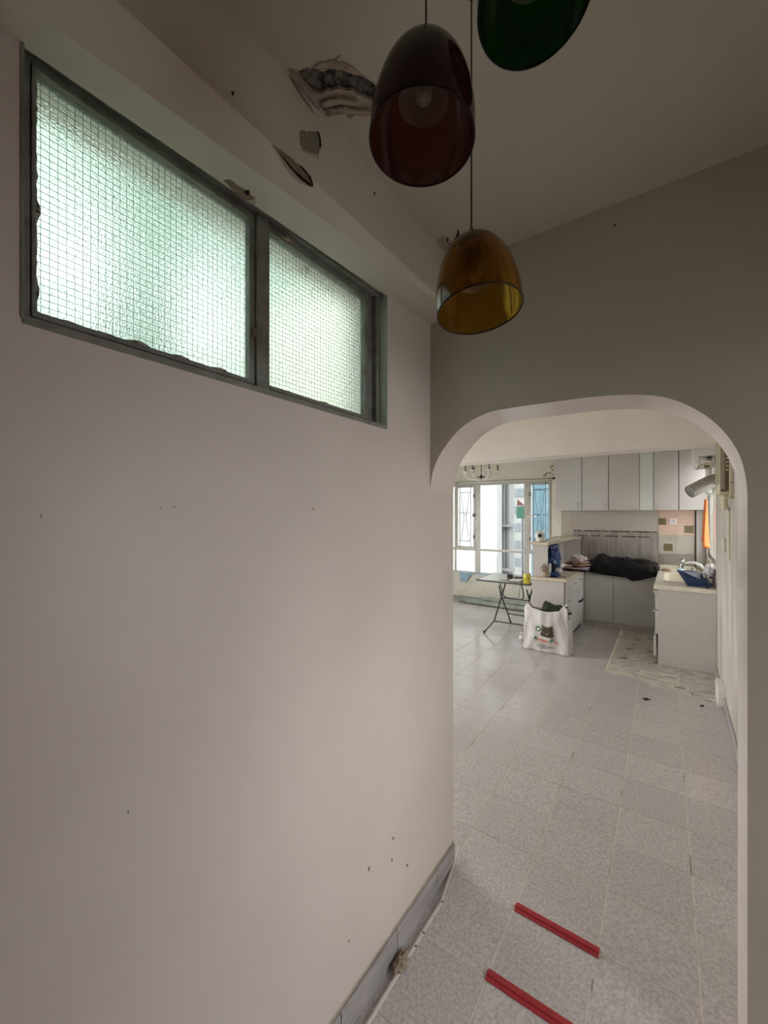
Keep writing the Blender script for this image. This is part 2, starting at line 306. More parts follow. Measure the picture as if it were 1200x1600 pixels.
# the beam along the left wall of the hall
BX, BZ = -.711, .800
mb = MB(); V = []; zw = lambda y: .7275 + .040 * y
for y in (-1.3, YA + .001): V += [(XL - .005, y, zw(y)), (BX - .004, y, BZ - .0015), (BX, y, BZ + .003), (BX, y, ZC + .001), (XL - .005, y, ZC + .001)]
mb.add(V, [(i, (i + 1) % 5, 5 + (i + 1) % 5, 5 + i) for i in range(5)] + [(0, 1, 2, 3, 4), (9, 8, 7, 6, 5)])
beam = struct(mb.build('trim_1', 'beam'))
def chip(name, m, px, fn, t, parent, jit=1.0, mid=2, lump=.0):
    # a raised or peeled flake: ragged outline measured on its surface, given a thickness
    pts = []
    for i in range(len(px)):
        a, b = px[i], px[(i + 1) % len(px)]
        for k in range(mid):
            s_ = k / mid; pts.append((a[0] + (b[0] - a[0]) * s_ + (random.uniform(-jit, jit) if k else 0), a[1] + (b[1] - a[1]) * s_ + (random.uniform(-jit, jit) if k else 0)))
    P = [Vector(fn(u, v)) for u, v in pts]; c = sum(P, Vector()) / len(P); nrm = Vector((0, 0, 0))
    for i in range(len(P)): nrm += (P[i] - c).cross(P[(i + 1) % len(P)] - c)
    nrm.normalize()
    if nrm.dot(-c) < 0: nrm = -nrm
    n = len(P); V = [p + nrm * .0003 for p in P] + [p * .0 + c + (p - c) * .9 + nrm * (t + random.uniform(-.4, .4) * t * lump) for p in P] + [c + nrm * t]
    F = [(i, (i + 1) % n, n + (i + 1) % n, n + i) for i in range(n)] + [(n + i, n + (i + 1) % n, 2 * n) for i in range(n)]
    return MB().add(V, F).build(name, m, parent)
bf = lambda u, v: onx(u, v, BX); 
def bs(u, v):       # point on the sloping underside of the beam
    z = BZ
    for _ in range(6):
        p = onz(u, v, z); k = (BX - p[0]) / (BX - XL); z = BZ + (zw(p[1]) - BZ) * min(1, max(0, k))
    return onz(u, v, z - .0006)
bs_ = 0; lw = lambda u, v: onx(u, v, XL); cf = lambda u, v: onz(u, v, ZC); aw = lambda u, v: ony(u, v, YA)
chip('old_paint_patch', 'old', [(468, 206), (474, 203), (479, 207), (484, 204), (491, 206), (497, 205), (498, 217), (499, 228), (497, 238), (492, 246), (484, 240), (472, 234), (469, 226)], bf, .0012, beam, .8)
chip('peeled_flake', 'dark', [(494, 205), (498, 206), (501, 218), (502, 232), (499, 229), (498, 215)], bf, .002, beam, .3)
chip('peeled_flake', 'ceil', [(499, 231), (503, 229), (502, 236), (495, 243)], bf, .004, beam, .3)
chip('bare_render_crack', 'brownpl', [(423, 224), (432, 231), (440, 235), (451, 243), (462, 254), (474, 264), (483, 278), (487, 288), (480, 288), (470, 281), (460, 270), (450, 259), (440, 246), (433, 236)], bf, .0015, beam, .7)
chip('crack_edge', 'dark', [(430, 232), (436, 238), (447, 254), (458, 268), (470, 281), (483, 291), (490, 292), (480, 288), (466, 277), (452, 260), (440, 244)], lambda u, v: onx(u, v, BX + .002), .001, beam, .4)
chip('crack_edge', 'dark', [(487, 289), (485, 280), (476, 265), (463, 253), (474, 262), (486, 277), (490, 291)], lambda u, v: onx(u, v, BX + .002), .001, beam, .3)
chip('paint_flake', 'beam', [(472, 290), (478, 291), (476, 297), (472, 296)], bs, .002, beam, .5)
chip('bare_render_patch', 'brownpl', [(349, 282), (356, 276), (366, 281), (374, 283), (380, 292), (384, 296), (390, 291), (389, 301), (401, 309), (393, 312), (383, 311), (370, 302), (358, 291)], bs, .004, beam, 1.0, lump=.8)
chip('plaster_flake', 'plaster', [(380, 312), (400, 309), (398, 320), (390, 316)], bs, .003, beam, .6)
chip('dark_crevice', 'dark', [(381, 296), (390, 291), (390, 300), (386, 303)], lambda u, v: tuple(Vector(bs(u, v)) + Vector((0, 0, -.005))), .001, beam, .4)
chip('paint_hole', 'dark', [(361, 143), (364, 142), (366, 146), (364, 150), (362, 148)], bf, .001, beam, .3)
chip('paint_hole', 'dark', [(584, 300), (586, 300), (586, 306), (584, 304)], bf, .001, beam, .2)
chip('crack', 'old', [(446, 108), (452, 116), (462, 133), (474, 152), (484, 165), (492, 178), (492, 180), (482, 168), (470, 152), (458, 132)], lambda u, v: onx(u, v, BX), .001, beam, .4)
chip('render_ridge', 'plaster', [(500, 243), (497, 250), (488, 243), (476, 238), (466, 233), (474, 233), (486, 240)], bf, .0015, beam, .5)
chip('plaster_patch', 'plaster', [(482, 385), (690, 385)][:0] + [(475, 415), (481, 418), (485, 424), (480, 428), (474, 424), (462, 418)], bs, .002, beam, .5)
for nm, m_, px_, t_ in (('plaster_lip', 'plaster', [(505, 171), (520, 168), (537, 166), (552, 170), (570, 170), (586, 172), (584, 177), (566, 177), (556, 174), (540, 176), (522, 174), (508, 180)], .006),
        ('plaster_lip', 'plaster', [(500, 160), (515, 154), (535, 152), (552, 156), (566, 162), (556, 164), (540, 160), (520, 162), (505, 168)], .004),
        ('plaster_lip', 'plaster', [(452, 112), (462, 116), (470, 130), (480, 146), (492, 158), (498, 172), (490, 170), (478, 156), (466, 138), (456, 124)], .005),
        ('plaster_lip', 'plaster', [(490, 102), (505, 96), (522, 92), (538, 97), (552, 103), (545, 109), (528, 104), (512, 106), (498, 108)], .003),
        ('loose_flake', 'old', [(540, 173), (560, 172), (559, 178), (553, 179), (550, 186), (541, 182)], .002),
        ('paint_ridge', 'ceil', [(489, 103), (499, 98), (503, 95), (505, 97), (494, 104)], .004), ('paint_ridge', 'ceil', [(525, 92), (531, 86), (533, 88), (529, 94)], .004)):
    chip(nm, m_, px_, (lambda u, v: (lambda p: (max(p[0], -.706), p[1], p[2]))(onz(u, v, ZC - .0003))), t_, ceil, .9, mid=3, lump=1.2)
# damage in the far ceiling corner
for px_ in ([(715, 358), (717, 360), (718, 366), (721, 372), (716, 375), (709, 374), (712, 370), (714, 364)], [(698, 371), (701, 372), (700, 378), (697, 377)], [(686, 388), (690, 390), (697, 399), (694, 399)],
            [(723, 373), (728, 370), (726, 377), (724, 377)], [(702, 380), (704, 381), (703, 383), (701, 382)], [(706, 383), (714, 388), (713, 390), (706, 385)], [(680, 393), (682, 393), (682, 396), (680, 395)]):
    chip('ceiling_chip', 'dark', px_, cf, .001, ceil, .3)
chip('peeling_patch', 'plaster', [(684, 372), (694, 366), (708, 375), (727, 376), (728, 386), (716, 398), (700, 403), (692, 392), (682, 388)], lambda u, v: onz(u, v, ZC + .0005), .0008, ceil, 1)
chip('hole', 'dark', [(958, 351), (962, 350), (962, 353), (959, 353)], aw, .001, wf, .2)
for (u, v) in ((64, 806), (251, 793), (272, 792), (489, 795), (200, 1268), (545, 1470), (577, 1355), (614, 1310), (612, 1344), (636, 1352), (576, 1358)):
    k = random.uniform(.6, 1.2)
    chip('scuff_mark', 'plaster' if v < 1000 else 'old', [(u - 1.5 * k, v + 1), (u, v - 3.5 * k), (u + 1.8 * k, v - 1), (u + .6, v + 3.5 * k)], lw, .0006, wall_left, .2)
struct(box('trim_2', 'capline', None, XL - .002, XL + .003, -1.3, YB - .002, FZ + .095, FZ + .101))
# skirting tiles on the left wall
bl = struct(box('baseboard_left', 'capline', None, XL, XL + .004, -1.3, YB - .004, FZ, FZ + .092))
y = -.9
while y < YB - .01:
    y2 = min(y + .302, YB - .004); box('skirting_tile', 'skirt', bl, XL + .003, XL + .012, y, y2 - .002, FZ, FZ + .094, bevel=.001); y += .304
# ------------------------------------------------------------------ hall window
W = thing('window_1', 'high two-pane window of wired textured glass in a grey-green frame', 'window', (XL - .05, .187, .306)); W['kind'] = 'structure'
XF = XL - .056
fr = MB().prism([(W1[0] - .01, W1[2] - .01), (W1[1] + .0, W1[2] - .01), (W1[1] + .0, W1[3] + .01), (W1[0] - .01, W1[3] + .01)],
                [[(.212, .334), (.212, .762), (.660, .762), (.660, .334)], [(.700, .334), (.700, .764), (1.135, .764), (1.135, .334)]], fx(XF), 0, -.035)
frame = fr.build('frame', 'green_frame', W, bevel=.002)
for (a, b) in ((.660, .700),): box('mullion', 'green_frame', W, XF - .001, XF + .014, a, b, .318, .79, bevel=.003)
box('head_rail', 'green_frame', W, XF, XF + .026, W1[0] + .001, W1[1] - .001, .776, .789, bevel=.002)
box('jamb_rail', 'green_frame', W, XF, XF + .022, W1[1] - .016, W1[1] - .001, .318, .776, bevel=.002)
box('jamb_lining', 'green_jamb', W, XF - .03, XL + .0012, W1[1] - .0012, W1[1] + .0003, W1[2], W1[3])
box('sill_lining', 'green_frame', W, XF - .04, XL + .003, W1[0] + .001, W1[1] - .0015, W1[2] - .008, W1[2] + .006, bevel=.002)
box('side_lining', 'green_frame', W, XF - .03, XL + .003, W1[0] - .001, W1[0] + .003, W1[2], W1[3])
for (y0, y1, z0, z1) in ((.212, .660, .334, .762), (.700, 1.135, .334, .764)):
    sash = MB().prism([(y0, z0), (y1, z0), (y1, z1), (y0, z1)], [[(y0 + .006, z0 + .010), (y0 + .006, z1 - .008), (y1 - .016, z1 - .008), (y1 - .016, z0 + .010)]], fx(XF + .004), 0, -.02).build('sash', 'green_frame', W, bevel=.0015)
    MB().box(XF - .022, XF - .017, y0, y1, z0, z1).build('pane', 'wired', W)
    wm = MB(); g = .0125; y = y0 + .004; X = XF - .0145
    while y < y1: wm.box(X - .0004, X + .0004, y - .00032, y + .00032, z0, z1); y += g
    z = z0 + .004
    while z < z1: wm.box(X - .0004, X + .0004, y0, y1, z - .00032, z + .00032); z += g
    o = wm.build('wire_mesh', 'wire', W); o['kind'] = 'stuff'
    # ragged putty along the bottom and the near side
    for (a, b, hor) in ((y0 + .005, y1 - .014, 1), (z0 + .008, z1 - .01, 0)):
        top = []; n = 60
        for i in range(n + 1):
            t = a + (b - a) * i / n; h = .0035 + .010 * max(0, noise.noise(Vector((t * 22, hor * 5, y0 * 9)))) + random.uniform(0, .0018)
            if y0 > .6: h *= .6
            top.append((t, h))
        pl_ = [(a, -.003)] + top + [(b, -.003)]
        if hor: MB().prism([(t, z0 + .010 + h) for t, h in pl_], [], fx(XF - .012), 0, .004).build('putty', 'putty', W)
        else: MB().prism([(y0 + .006 + h * .9, t) for t, h in pl_], [], fx(XF - .012), 0, .004).build('putty', 'putty', W)
# the frame's chipped edges
ff = lambda u, v: onx(u, v, XL)
chip('rough_edge', 'brownpl', [(434, 366), (442, 368), (452, 370), (457, 375), (466, 378), (452, 378), (444, 373)], bs, .003, beam, .6)
chip('rust_chip', 'old', [(397, 511), (401, 514), (400, 528), (396, 524)], lambda u, v: onx(u, v, XF + .0145), .001, W, .4)
chip('rust_chip', 'old', [(416, 520), (419, 530), (418, 548), (415, 536)], lambda u, v: onx(u, v, XF + .0145), .001, W, .4)
# light well outside that window
lwell = struct(MB().prism([(-1.2, -1.6), (YA - .01, -1.6), (YA - .01, 4.2), (-1.2, 4.2)],
    [[(.48, .70), (.48, 1.40), (.755, 1.40), (.755, .70)], [(.94, .66), (.94, 1.42), (1.36, 1.42), (1.36, .66)]], fx(-1.95), 0, -.1).build('wall_outside', 'mint'))
struct(MB().prism([(.38, .4), (1.42, .4), (1.42, 1.6), (.38, 1.6)], [], fx(-2.06), 0, -.04).build('wall_outside', 'skypanel'))  # white panel added behind the openings to read as bright sky
struct(box('wall_outside', 'mint', None, -2.05, XL - .21, YA, YA + .1, 1.165, 4.2))  # extra wall added to block sky glare in the right pane
for yy, rr in ((.81, .035), (.885, .03)):
    tag(MB().tube([(-1.80, yy, -1.6), (-1.80, yy, 3.0)], rr, 12).build('drain_pipe', 'mintd', smooth=True), 'green drain pipe blurred behind the left wired pane, %s of the pair' % ('near one' if rr > .032 else 'thinner one'), 'pipe')

# ------------------------------------------------------------------ FLOOR TILES
GA = math.radians(1.0); T0 = Vector((-.532, 1.655)); PT = .3
ex = Vector((cos(GA), sin(GA))); ey = Vector((-sin(GA), cos(GA)))
def tile_mesh(name, m, w_, d_):
    h = .0016; b = .0006; x, y = w_ / 2, d_ / 2
    me = D.meshes.new(name)
    me.from_pydata([(-x, -y, -h), (x, -y, -h), (x, y, -h), (-x, y, -h), (-x, -y, -b), (x, -y, -b), (x, y, -b), (-x, y, -b), (-x + b, -y + b, 0), (x - b, -y + b, 0), (x - b, y - b, 0), (-x + b, y - b, 0)], [],
                   [(0, 1, 5, 4), (1, 2, 6, 5), (2, 3, 7, 6), (3, 0, 4, 7), (4, 5, 9, 8), (5, 6, 10, 9), (6, 7, 11, 10), (7, 4, 8, 11), (8, 9, 10, 11)])
    me.materials.append(M[m]); return me
tm = tile_mesh('floor_tile', 'tile', PT - .0052, PT - .0030)
rest = MB(); cnt = 0
def inpatch(cx_, cy_): return cx_ > -.56 and cy_ > 4.52
for i in range(-13, 6):
    for j in range(-9, 19):
        c = T0 + ex * ((i + .5) * PT) + ey * ((j + .5) * PT); x, y = c
        if x > .42 and y > 1.4: continue
        if x > .72 or y > 6.98 or y < -1.2: continue
        if y < YA + .1 and x < XL - .1: continue
        if y > YB and x < -4.3: continue
        if inpatch(x, y): continue
        vis = (y > .8 and x > -.52 * y - .55) if y > 1.4 else (y > .7 and x > -1.0 and x < .5)
        if vis:
            o = D.objects.new('floor_tile', tm); o.location = (x, y, FZ + random.uniform(-.0003, .0003)); o.rotation_euler[2] = GA + random.choice((0, PI / 2, PI, -PI / 2)) * 0
            o.parent = floor; C.objects.link(o); cnt += 1
        else:
            h = PT / 2 - .002; rest.box(x - h, x + h, y - h, y + h, FZ - .003, FZ)
o = rest.build('floor_tiles_out_of_view', 'tile', floor); o['kind'] = 'stuff'
# old printed tiles in front of the kitchen
xs = [-.575, -.285, .025, .325]; ys = [4.53, 4.95, 5.26, 5.57, 5.88, 6.19, 6.5]
for i in range(3):
    for j in range(6):
        w_ = xs[i + 1] - xs[i]; d_ = ys[j + 1] - ys[j]
        if j == 0: continue
        o = D.objects.new('old_tile', tile_mesh('old_tile', 'oldtile', w_ - .003, d_ - .003)); o.location = ((xs[i] + xs[i + 1]) / 2, (ys[j] + ys[j + 1]) / 2, FZ)
        o.parent = floor; C.objects.link(o)
fzp = fz(FZ - .0025)
def broken(name, m, pts): return MB().prism(pts, [], fzp, 0, .0025).build(name, m, floor)
broken('old_tile', 'oldtile', [(-.573, 4.62), (-.45, 4.60), (-.288, 4.56), (-.288, 4.947), (-.573, 4.947)])
broken('old_tile', 'oldtile', [(-.283, 4.54), (-.15, 4.52), (.02, 4.53), (.022, 4.947), (-.283, 4.947)])
broken('old_tile', 'oldtile', [(.028, 4.62), (.10, 4.61), (.10, 4.70), (.323, 4.64), (.323, 4.947), (.028, 4.947)])
broken('broken_tile_piece', 'oldtile', [(.028, 4.52), (.09, 4.51), (.094, 4.60), (.028, 4.61)])
broken('broken_tile_piece', 'oldtile', [(.12, 4.46), (.32, 4.36), (.325, 4.63), (.11, 4.69)])
broken('broken_tile_piece', 'oldtile', [(.10, 4.50), (.115, 4.47), (.125, 4.55), (.104, 4.59)])
for (x, y, w_, d_) in ((-.50, 5.6, .10, .05), (-.52, 5.2, .09, .05), (-.20, 5.25, .13, .05), (-.12, 5.2, .10, .05), (-.28, 5.62, .12, .04), (-.2, 6.0, .12, .04), (-.02, 4.62, .10, .03), (-.3, 6.2, .14, .03), (-.45, 6.1, .09, .04)):
    broken('grey_dab', 'dab', [(x, y), (x + w_ * .6, y - .006), (x + w_, y + .004), (x + w_ * .95, y + d_), (x + .2 * w_, y + d_ * .9)]).location.z += .0006
for px_ in ([(1003, 1091), (1010, 1090), (1014, 1092), (1017, 1093), (1010, 1095), (1005, 1093)], [(1092, 1102), (1098, 1101), (1102, 1104), (1096, 1105)]):
    broken('dark_stain', 'dark', [onz(u, v, FZ)[:2] for u, v in px_]).location.z += .0008
# floor strip behind the partition base: filler for the area between tiles and right wall
struct(box('floor', 'tile', None, .33, .52, 1.6, 7.2, FZ - .02, FZ - .001))

# ------------------------------------------------------------------ FAR ROOM SHELL
YF, XW, ZF = 7.0, .335, 1.06
W2 = (-4.05, -1.64, -1.10, .555)
struct(MB().prism([(-4.4, FZ), (.6, FZ), (.6, ZF + .1), (-4.4, ZF + .1)], [[(W2[0], W2[2]), (W2[0], W2[3]), (W2[1], W2[3]), (W2[1], W2[2])]], fy(YF), 0, .2).build('wall_far', 'farwall'))
W3 = (5.36, 6.86, -.56, .70)
struct(MB().prism([(YB, FZ), (YF, FZ), (YF, ZF + .1), (YB, ZF + .1)], [[(W3[0], W3[2]), (W3[0], W3[3]), (W3[1], W3[3]), (W3[1], W3[2])]], fx(XW), 0, .2).build('wall_right', 'jambwall'))
struct(MB().prism([(YB - .1, FZ), (YF + .2, FZ), (YF + .2, ZF + .1), (YB - .1, ZF + .1)], [[(1.95, FZ + .3), (1.95, .6), (4.1, .6), (4.1, FZ + .3)]], fx(-4.5), 0, .1).build('wall_left', 'farwall'))  # unseen opening added to brighten the beam and cabinet fronts
struct(box('wall_back', 'farwall', None, -4.4, XL - .2, YA, YB, FZ, ZF + .1))
struct(box('wall_back', 'farwall', None, XL - .2, .52, YB - .003, YB + .0, 1.0, ZF + .1))
struct(box('ceiling', 'farwall', None, -4.5, .6, YA + .04, YF + .2, ZF, ZF + .1))
BY0, BY1, BZ2 = 4.62, 4.93, .625
struct(box('trim_3', 'farbeam', None, -4.4, XW, BY0, BY1, BZ2, ZF, bevel=.006))
br = struct(box('baseboard_right', 'skirt', None, XW - .012, XW, YB, 5.2, FZ, FZ + .085, bevel=.002))
struct(box('baseboard_far', 'skirt', None, -4.4, -1.5, YF - .012, YF, FZ, FZ + .08, bevel=.002))
for z0 in (-1.45,):
    tag(box('pipe_cover', 'whiteplas', None, .285, .335, 4.36, 4.62, FZ, FZ + .16, bevel=.006), 'small cream box standing on the floor against the right wall by the old tiles', 'box')
# damp peeling above the window
for i in range(14):
    u = random.uniform(846, 864); v = random.uniform(727, 750)
    chip('damp_flake', 'old' if i % 2 else 'plaster', [(u, v), (u + random.uniform(1, 3), v - 1.5), (u + 2.5, v + random.uniform(.5, 2)), (u + .5, v + 2)], lambda a, b: ony(a, b, YF), .003, D.objects['wall_far'], .3)
# far window
W = thing('window_2', 'wide aluminium window of the far room with side casements and iron grilles', 'window', (-2.8, YF, W2[2])); W['kind'] = 'structure'
Yw = 7.05
def barx(n_, m_, x0, x1, z0, z1, d=.05, y=Yw): return box(n_, m_, W, x0, x1, y, y + d, z0, z1, bevel=.003)
xa = [W2[0], -3.36, -2.99, -2.065, W2[1]]
barx('frame', 'alwin', W2[0], W2[1], W2[3] - .035, W2[3]); barx('frame', 'alwin', W2[0], W2[1], W2[2], W2[2] + .035)
barx('frame', 'alwin', W2[0], W2[0] + .04, W2[2], W2[3]); barx('frame', 'alwin', W2[1] - .03, W2[1], W2[2], W2[3])
for x0, x1 in ((-3.40, -3.36), (-2.99, -2.885), (-2.10, -2.01)): barx('mullion', 'alwin', x0, x1, W2[2], W2[3], .06, Yw - .005)
barx('transom', 'alwin', W2[0], W2[1], -.675, -.635, .055, Yw - .003)
for x0, x1 in ((W2[0], -3.38), (-3.38, -2.94), (-2.90, -2.08), (-2.03, W2[1])):
    for z0, z1 in ((W2[2], -.655), (-.655, W2[3])): box('pane', 'clear', W, x0 + .01, x1 - .01, Yw + .022, Yw + .026, z0 + .01, z1 - .01)
for x0, x1 in ((-3.355, -2.99), (-2.01, -1.67)):       # casement sashes and their grilles
    sm = MB().prism([(x0, -.63), (x1, -.63), (x1, .52), (x0, .52)], [[(x0 + .03, -.60), (x0 + .03, .49), (x1 - .03, .49), (x1 - .03, -.60)]], fy(Yw - .012), 0, .03).build('casement', 'alwin', W, bevel=.002)
    g = MB(); xa_, xb_ = x0 + .075, x1 - .075; yy = Yw - .03
    for x in (xa_, xb_): g.tube([(x, yy, -.62), (x, yy, .52)], .0055, 6)
    for z in (.40, -.50): g.tube([(xa_, yy, z), (xb_, yy, z)], .005, 6)
    m_ = (xa_ + xb_) / 2
    for s_ in (-1, 1):
        g.tube([(m_ + s_ * .085, yy, .40), (m_ + s_ * .025, yy, -.02), (m_ + s_ * .025, yy, -.12), (m_ + s_ * .085, yy, -.50)], .004, 6)
    for z in (-.02, -.12): g.tube([(m_ - .03, yy, z), (m_ + .03, yy, z)], .004, 6)
    g.build('grille', 'iron', W)
    hx = x1 - .015 if x0 < -3 else x0 + .012
    for z in (.33, -.42): box('hinge', 'iron', W, hx - .012, hx + .012, Yw - .03, Yw - .012, z - .03, z + .03)
    box('catch', 'iron' if x0 < -3 else 'whiteplas', W, hx - (.02 if x0 < -3 else .05), hx + (.02 if x0 < -3 else .09), Yw - .045, Yw - .012, -.05, .0 if x0 < -3 else -.03, bevel=.003)
box('sill', 'farwall', W, W2[0], W2[1], YF - .03, Yw, W2[2] - .03, W2[2] + .002, bevel=.004)
# curtain rod
t = thing('curtain_rod', 'thin metal curtain rod with dark end above the far window', 'curtain rod', (-2.6, YF - .06, .58))
MB().tube([(-3.9, YF - .06, .585), (-1.63, YF - .06, .575)], .011, 10).build('rod', 'alwin', t, smooth=True)
MB().lathe([(.0, -.02), (.022, -.012), (.028, 0), (.022, .012), (.0, .02)], 12, (-1.60, YF - .06, .575)).build('finial', 'black', t, smooth=True)
for x in (-3.3, -1.66): box('bracket', 'iron', t, x - .01, x + .01, YF - .07, YF, .565, .58)
# kitchen side window in the right wall
W = thing('window_3', 'kitchen side window in the right wall beside the sink', 'window', (XW, 6.1, W3[2])); W['kind'] = 'structure'
for y0, y1 in ((W3[0], W3[0] + .04), (6.08, 6.13), (W3[1] - .04, W3[1])): box('frame', 'alwin', W, XW + .03, XW + .08, y0, y1, W3[2], W3[3], bevel=.003)
for z0, z1 in ((W3[2], W3[2] + .04), (W3[3] - .04, W3[3]), (.28, .32)): box('frame', 'alwin', W, XW + .03, XW + .08, W3[0], W3[1], z0, z1, bevel=.003)
for y0, y1 in ((W3[0] + .04, 6.08), (6.13, W3[1] - .04)): box('pane', 'clear', W, XW + .05, XW + .054, y0, y1, W3[2] + .04, .28)
# ------------------------------------------------------------------ OUTSIDE
struct(box('ground_outside', 'ground', None, -70, 70, -70, 70, -9.2, -9))
t = thing('apartment_building', 'white rendered apartment block with joints and drain pipes seen through the middle pane', 'building', (-6, 13, -9))
def bx_(n_, m_, a, b, Y0, Y1, z0, z1): return box(n_, m_, t, a, b, Y0, Y1, z0, z1)
xe = ony(776, 800, 13)[0]
bx_('wall', 'facade', -16, xe, 13, 13.5, -9, 9)
for z in (-3.2, .05, 3.3): bx_('floor_joint', 'pipe', -16, xe, 12.985, 13, z - .02, z + .02)
t = thing('service_shaft', 'grey recessed shaft of the white block carrying many thin vertical pipes', 'building', (xe + .8, 14, -9))
x2 = ony(801, 800, 14)[0]
bx_('wall', 'facadeg', xe - .5, x2, 14, 14.2, -9, 9)
for u in (778, 781, 784, 788, 793, 797, 800):
    x = ony(u, 800, 13.85)[0]; MB().tube([(x, 13.85, -9), (x, 13.85, 9)], .045 if u != 797 else .10, 8).build('pipe', 'pipe', t)
for z in (-1.9, -.4, 1.2):
    x = ony(793, 800, 13.7)[0]; MB().box(x - .22, x + .22, 13.6, 13.8, z - .04, z + .04).build('pipe_bracket', 'pipe', t)
t = thing('tower_block', 'pale tower block with rows of small windows seen right of the pipes', 'building', (-6, 26, -9))
xa_, xb_ = ony(798, 800, 26)[0], ony(832, 800, 26)[0]
bx_('wall', 'facade', xa_, xb_, 26, 30, -9, 14)
for k in range(-3, 6):
    for q in range(3):
        x = xa_ + .25 + q * (xb_ - xa_ - .5) / 3; bx_('window', 'dkwin', x, x + .28, 25.96, 26, k * 1.1, k * 1.1 + .5)
t = thing('shop_sign', 'green hanging street sign with red tip outside the far window', 'sign', ony(815, 792, 18))
c = Vector(ony(816, 795, 18)); t.location = c
MB().tube([(c.x, 18.06, -9), (c.x, 18.06, c.z)], .05, 8).build('post', 'pipe', t)
bx_('green_board', 'signg', c.x - .25, c.x + .25, 18, 18.12, c.z - .42, c.z + .1)
MB().prism([(c.x - .24, c.z + .14), (c.x + .12, c.z + .14), (c.x - .2, c.z + .44)], [], fy(18), 0, .1).build('red_tip', 'signr', t)
t = thing('scaffolded_building', 'building wrapped in blue scaffold netting seen through the right casement', 'building', (-3, 15, -9))
xa_, xb_ = ony(832, 800, 15)[0], ony(864, 800, 15)[0]
bx_('netting', 'net', xa_, xb_ + 2, 15, 18, -9, 9)
k = xa_
while k < xb_ + 2: bx_('pole', 'net', k, k + .035, 14.93, 15, -9, 9); k += .33
for z in range(-6, 9): bx_('ledger', 'net', xa_, xb_ + 2, 14.95, 15, z * .9, z * .9 + .04)
t = thing('neighbour_wall', 'pale neighbouring wall outside the kitchen side window', 'wall', (3.2, 6, -9))
bx_('wall', 'facade', 3.2, 3.6, 4.9, 12, -9, 1.2)

# ------------------------------------------------------------------ KITCHEN
G_U = 'wall cabinets above the hob'
def handle_v(parent, x, y, z0, z1, r=.006):
    MB().tube([(x, y, z0), (x, y - .028, z0 + .004), (x, y - .028, z1 - .004), (x, y, z1)], r, 8).build('handle', 'handle', parent, smooth=True)
def upper(label, x0, x1, doors, m='cab', handles=()):
    t = thing('wall_cabinet', label, 'cabinet', ((x0 + x1) / 2, 6.85, .055), G_U)
    box('body', 'cab', t, x0 + .002, x1 - .002, 6.67, 6.998, .055, .84)
    for k, (a, b, mm) in enumerate(doors):
        d = box('door', mm, t, a + .003, b - .003, 6.648, 6.668, .052, .84, bevel=.002)
        hx = handles[k]
        if hx is not None: handle_v(d, hx, 6.648, .07, .17)
    box('shadow_gap', 'gap', t, x0 + .004, x1 - .004, 6.662, 6.671, .058, .838)
    return t
upper('single-door wall cabinet nearest the far window, grey made paler as lit', -1.505, -1.135, [(-1.505, -1.135, 'cabw')], handles=[-1.19])
upper('double-door grey wall cabinet above the stainless splashback', -1.133, -.405, [(-1.133, -.785, 'cabw'), (-.782, -.405, 'cab')], handles=[-.83, -.735])  # paler door painted as lit, darker door as shadowed
upper('double-door grey wall cabinet beside the side window, duct end in front of it', -.243, .325, [(-.243, .034, 'cab'), (.037, .325, 'cab')], handles=[-.19, None])
tag(box('filler_panel', 'cabg', None, -.402, -.246, 6.65, 6.998, .052, .84, bevel=.002), 'narrow greenish white filler panel between the two double wall cabinets', 'panel')
tag(box('splashback_sheet', 'steel', None, -1.315, -.195, YF - .012, YF - .001, -.80, .053), 'stained stainless steel splashback sheet behind the black plastic', 'splashback')
sp = D.objects['splashback_sheet']
for z, x0, x1 in ((-.262, -1.31, -.22), (-.335, -1.24, -.30)):
    x = x0
    while x < x1:
        L_ = random.uniform(.06, .3); a = random.uniform(.010, .016)
        box('adhesive_strip', 'adh', sp, x, min(x + L_, x1), YF - .016, YF - .0115, z - a / 2, z + a / 2); x += L_ + random.uniform(.01, .06)
t = thing('wall_tiling', 'cream marble wall tiles between window and steel splashback', 'tiles', (-1.4, YF - .006, -.78))
for z0, z1 in ((-.78, -.36), (-.357, .053)): box('tile', 'marble', t, -1.496, -1.317, YF - .008, YF - .001, z0, z1)
for z0, z1 in ((-.25, .053),): box('tile', 'marble', t, -1.314, -.197, YF - .014, YF - .0125, z0, z1)
t = thing('wall_tiling', 'marble wall tiles right of the steel sheet, pink light painted in above, cream below', 'tiles', (0, YF - .006, -.78))
for x0, x1 in ((-.193, .0), (.002, .215)):
    box('tile', 'pinklitmarble', t, x0, x1, YF - .008, YF - .001, -.295, .053)
    box('tile', 'marble', t, x0, x1, YF - .008, YF - .001, -.56, -.298)
box('steel_strip', 'steel2', t, -.193, .215, YF - .010, YF - .001, -.77, -.563)
box('edge_trim', 'adh', t, .216, .228, YF - .02, YF - .001, -.77, .053)
tag(box('side_panel', 'cab', None, .232, .328, 6.965, 6.998, -.775, .05), 'narrow grey panel in the corner between tiles and side window', 'panel')
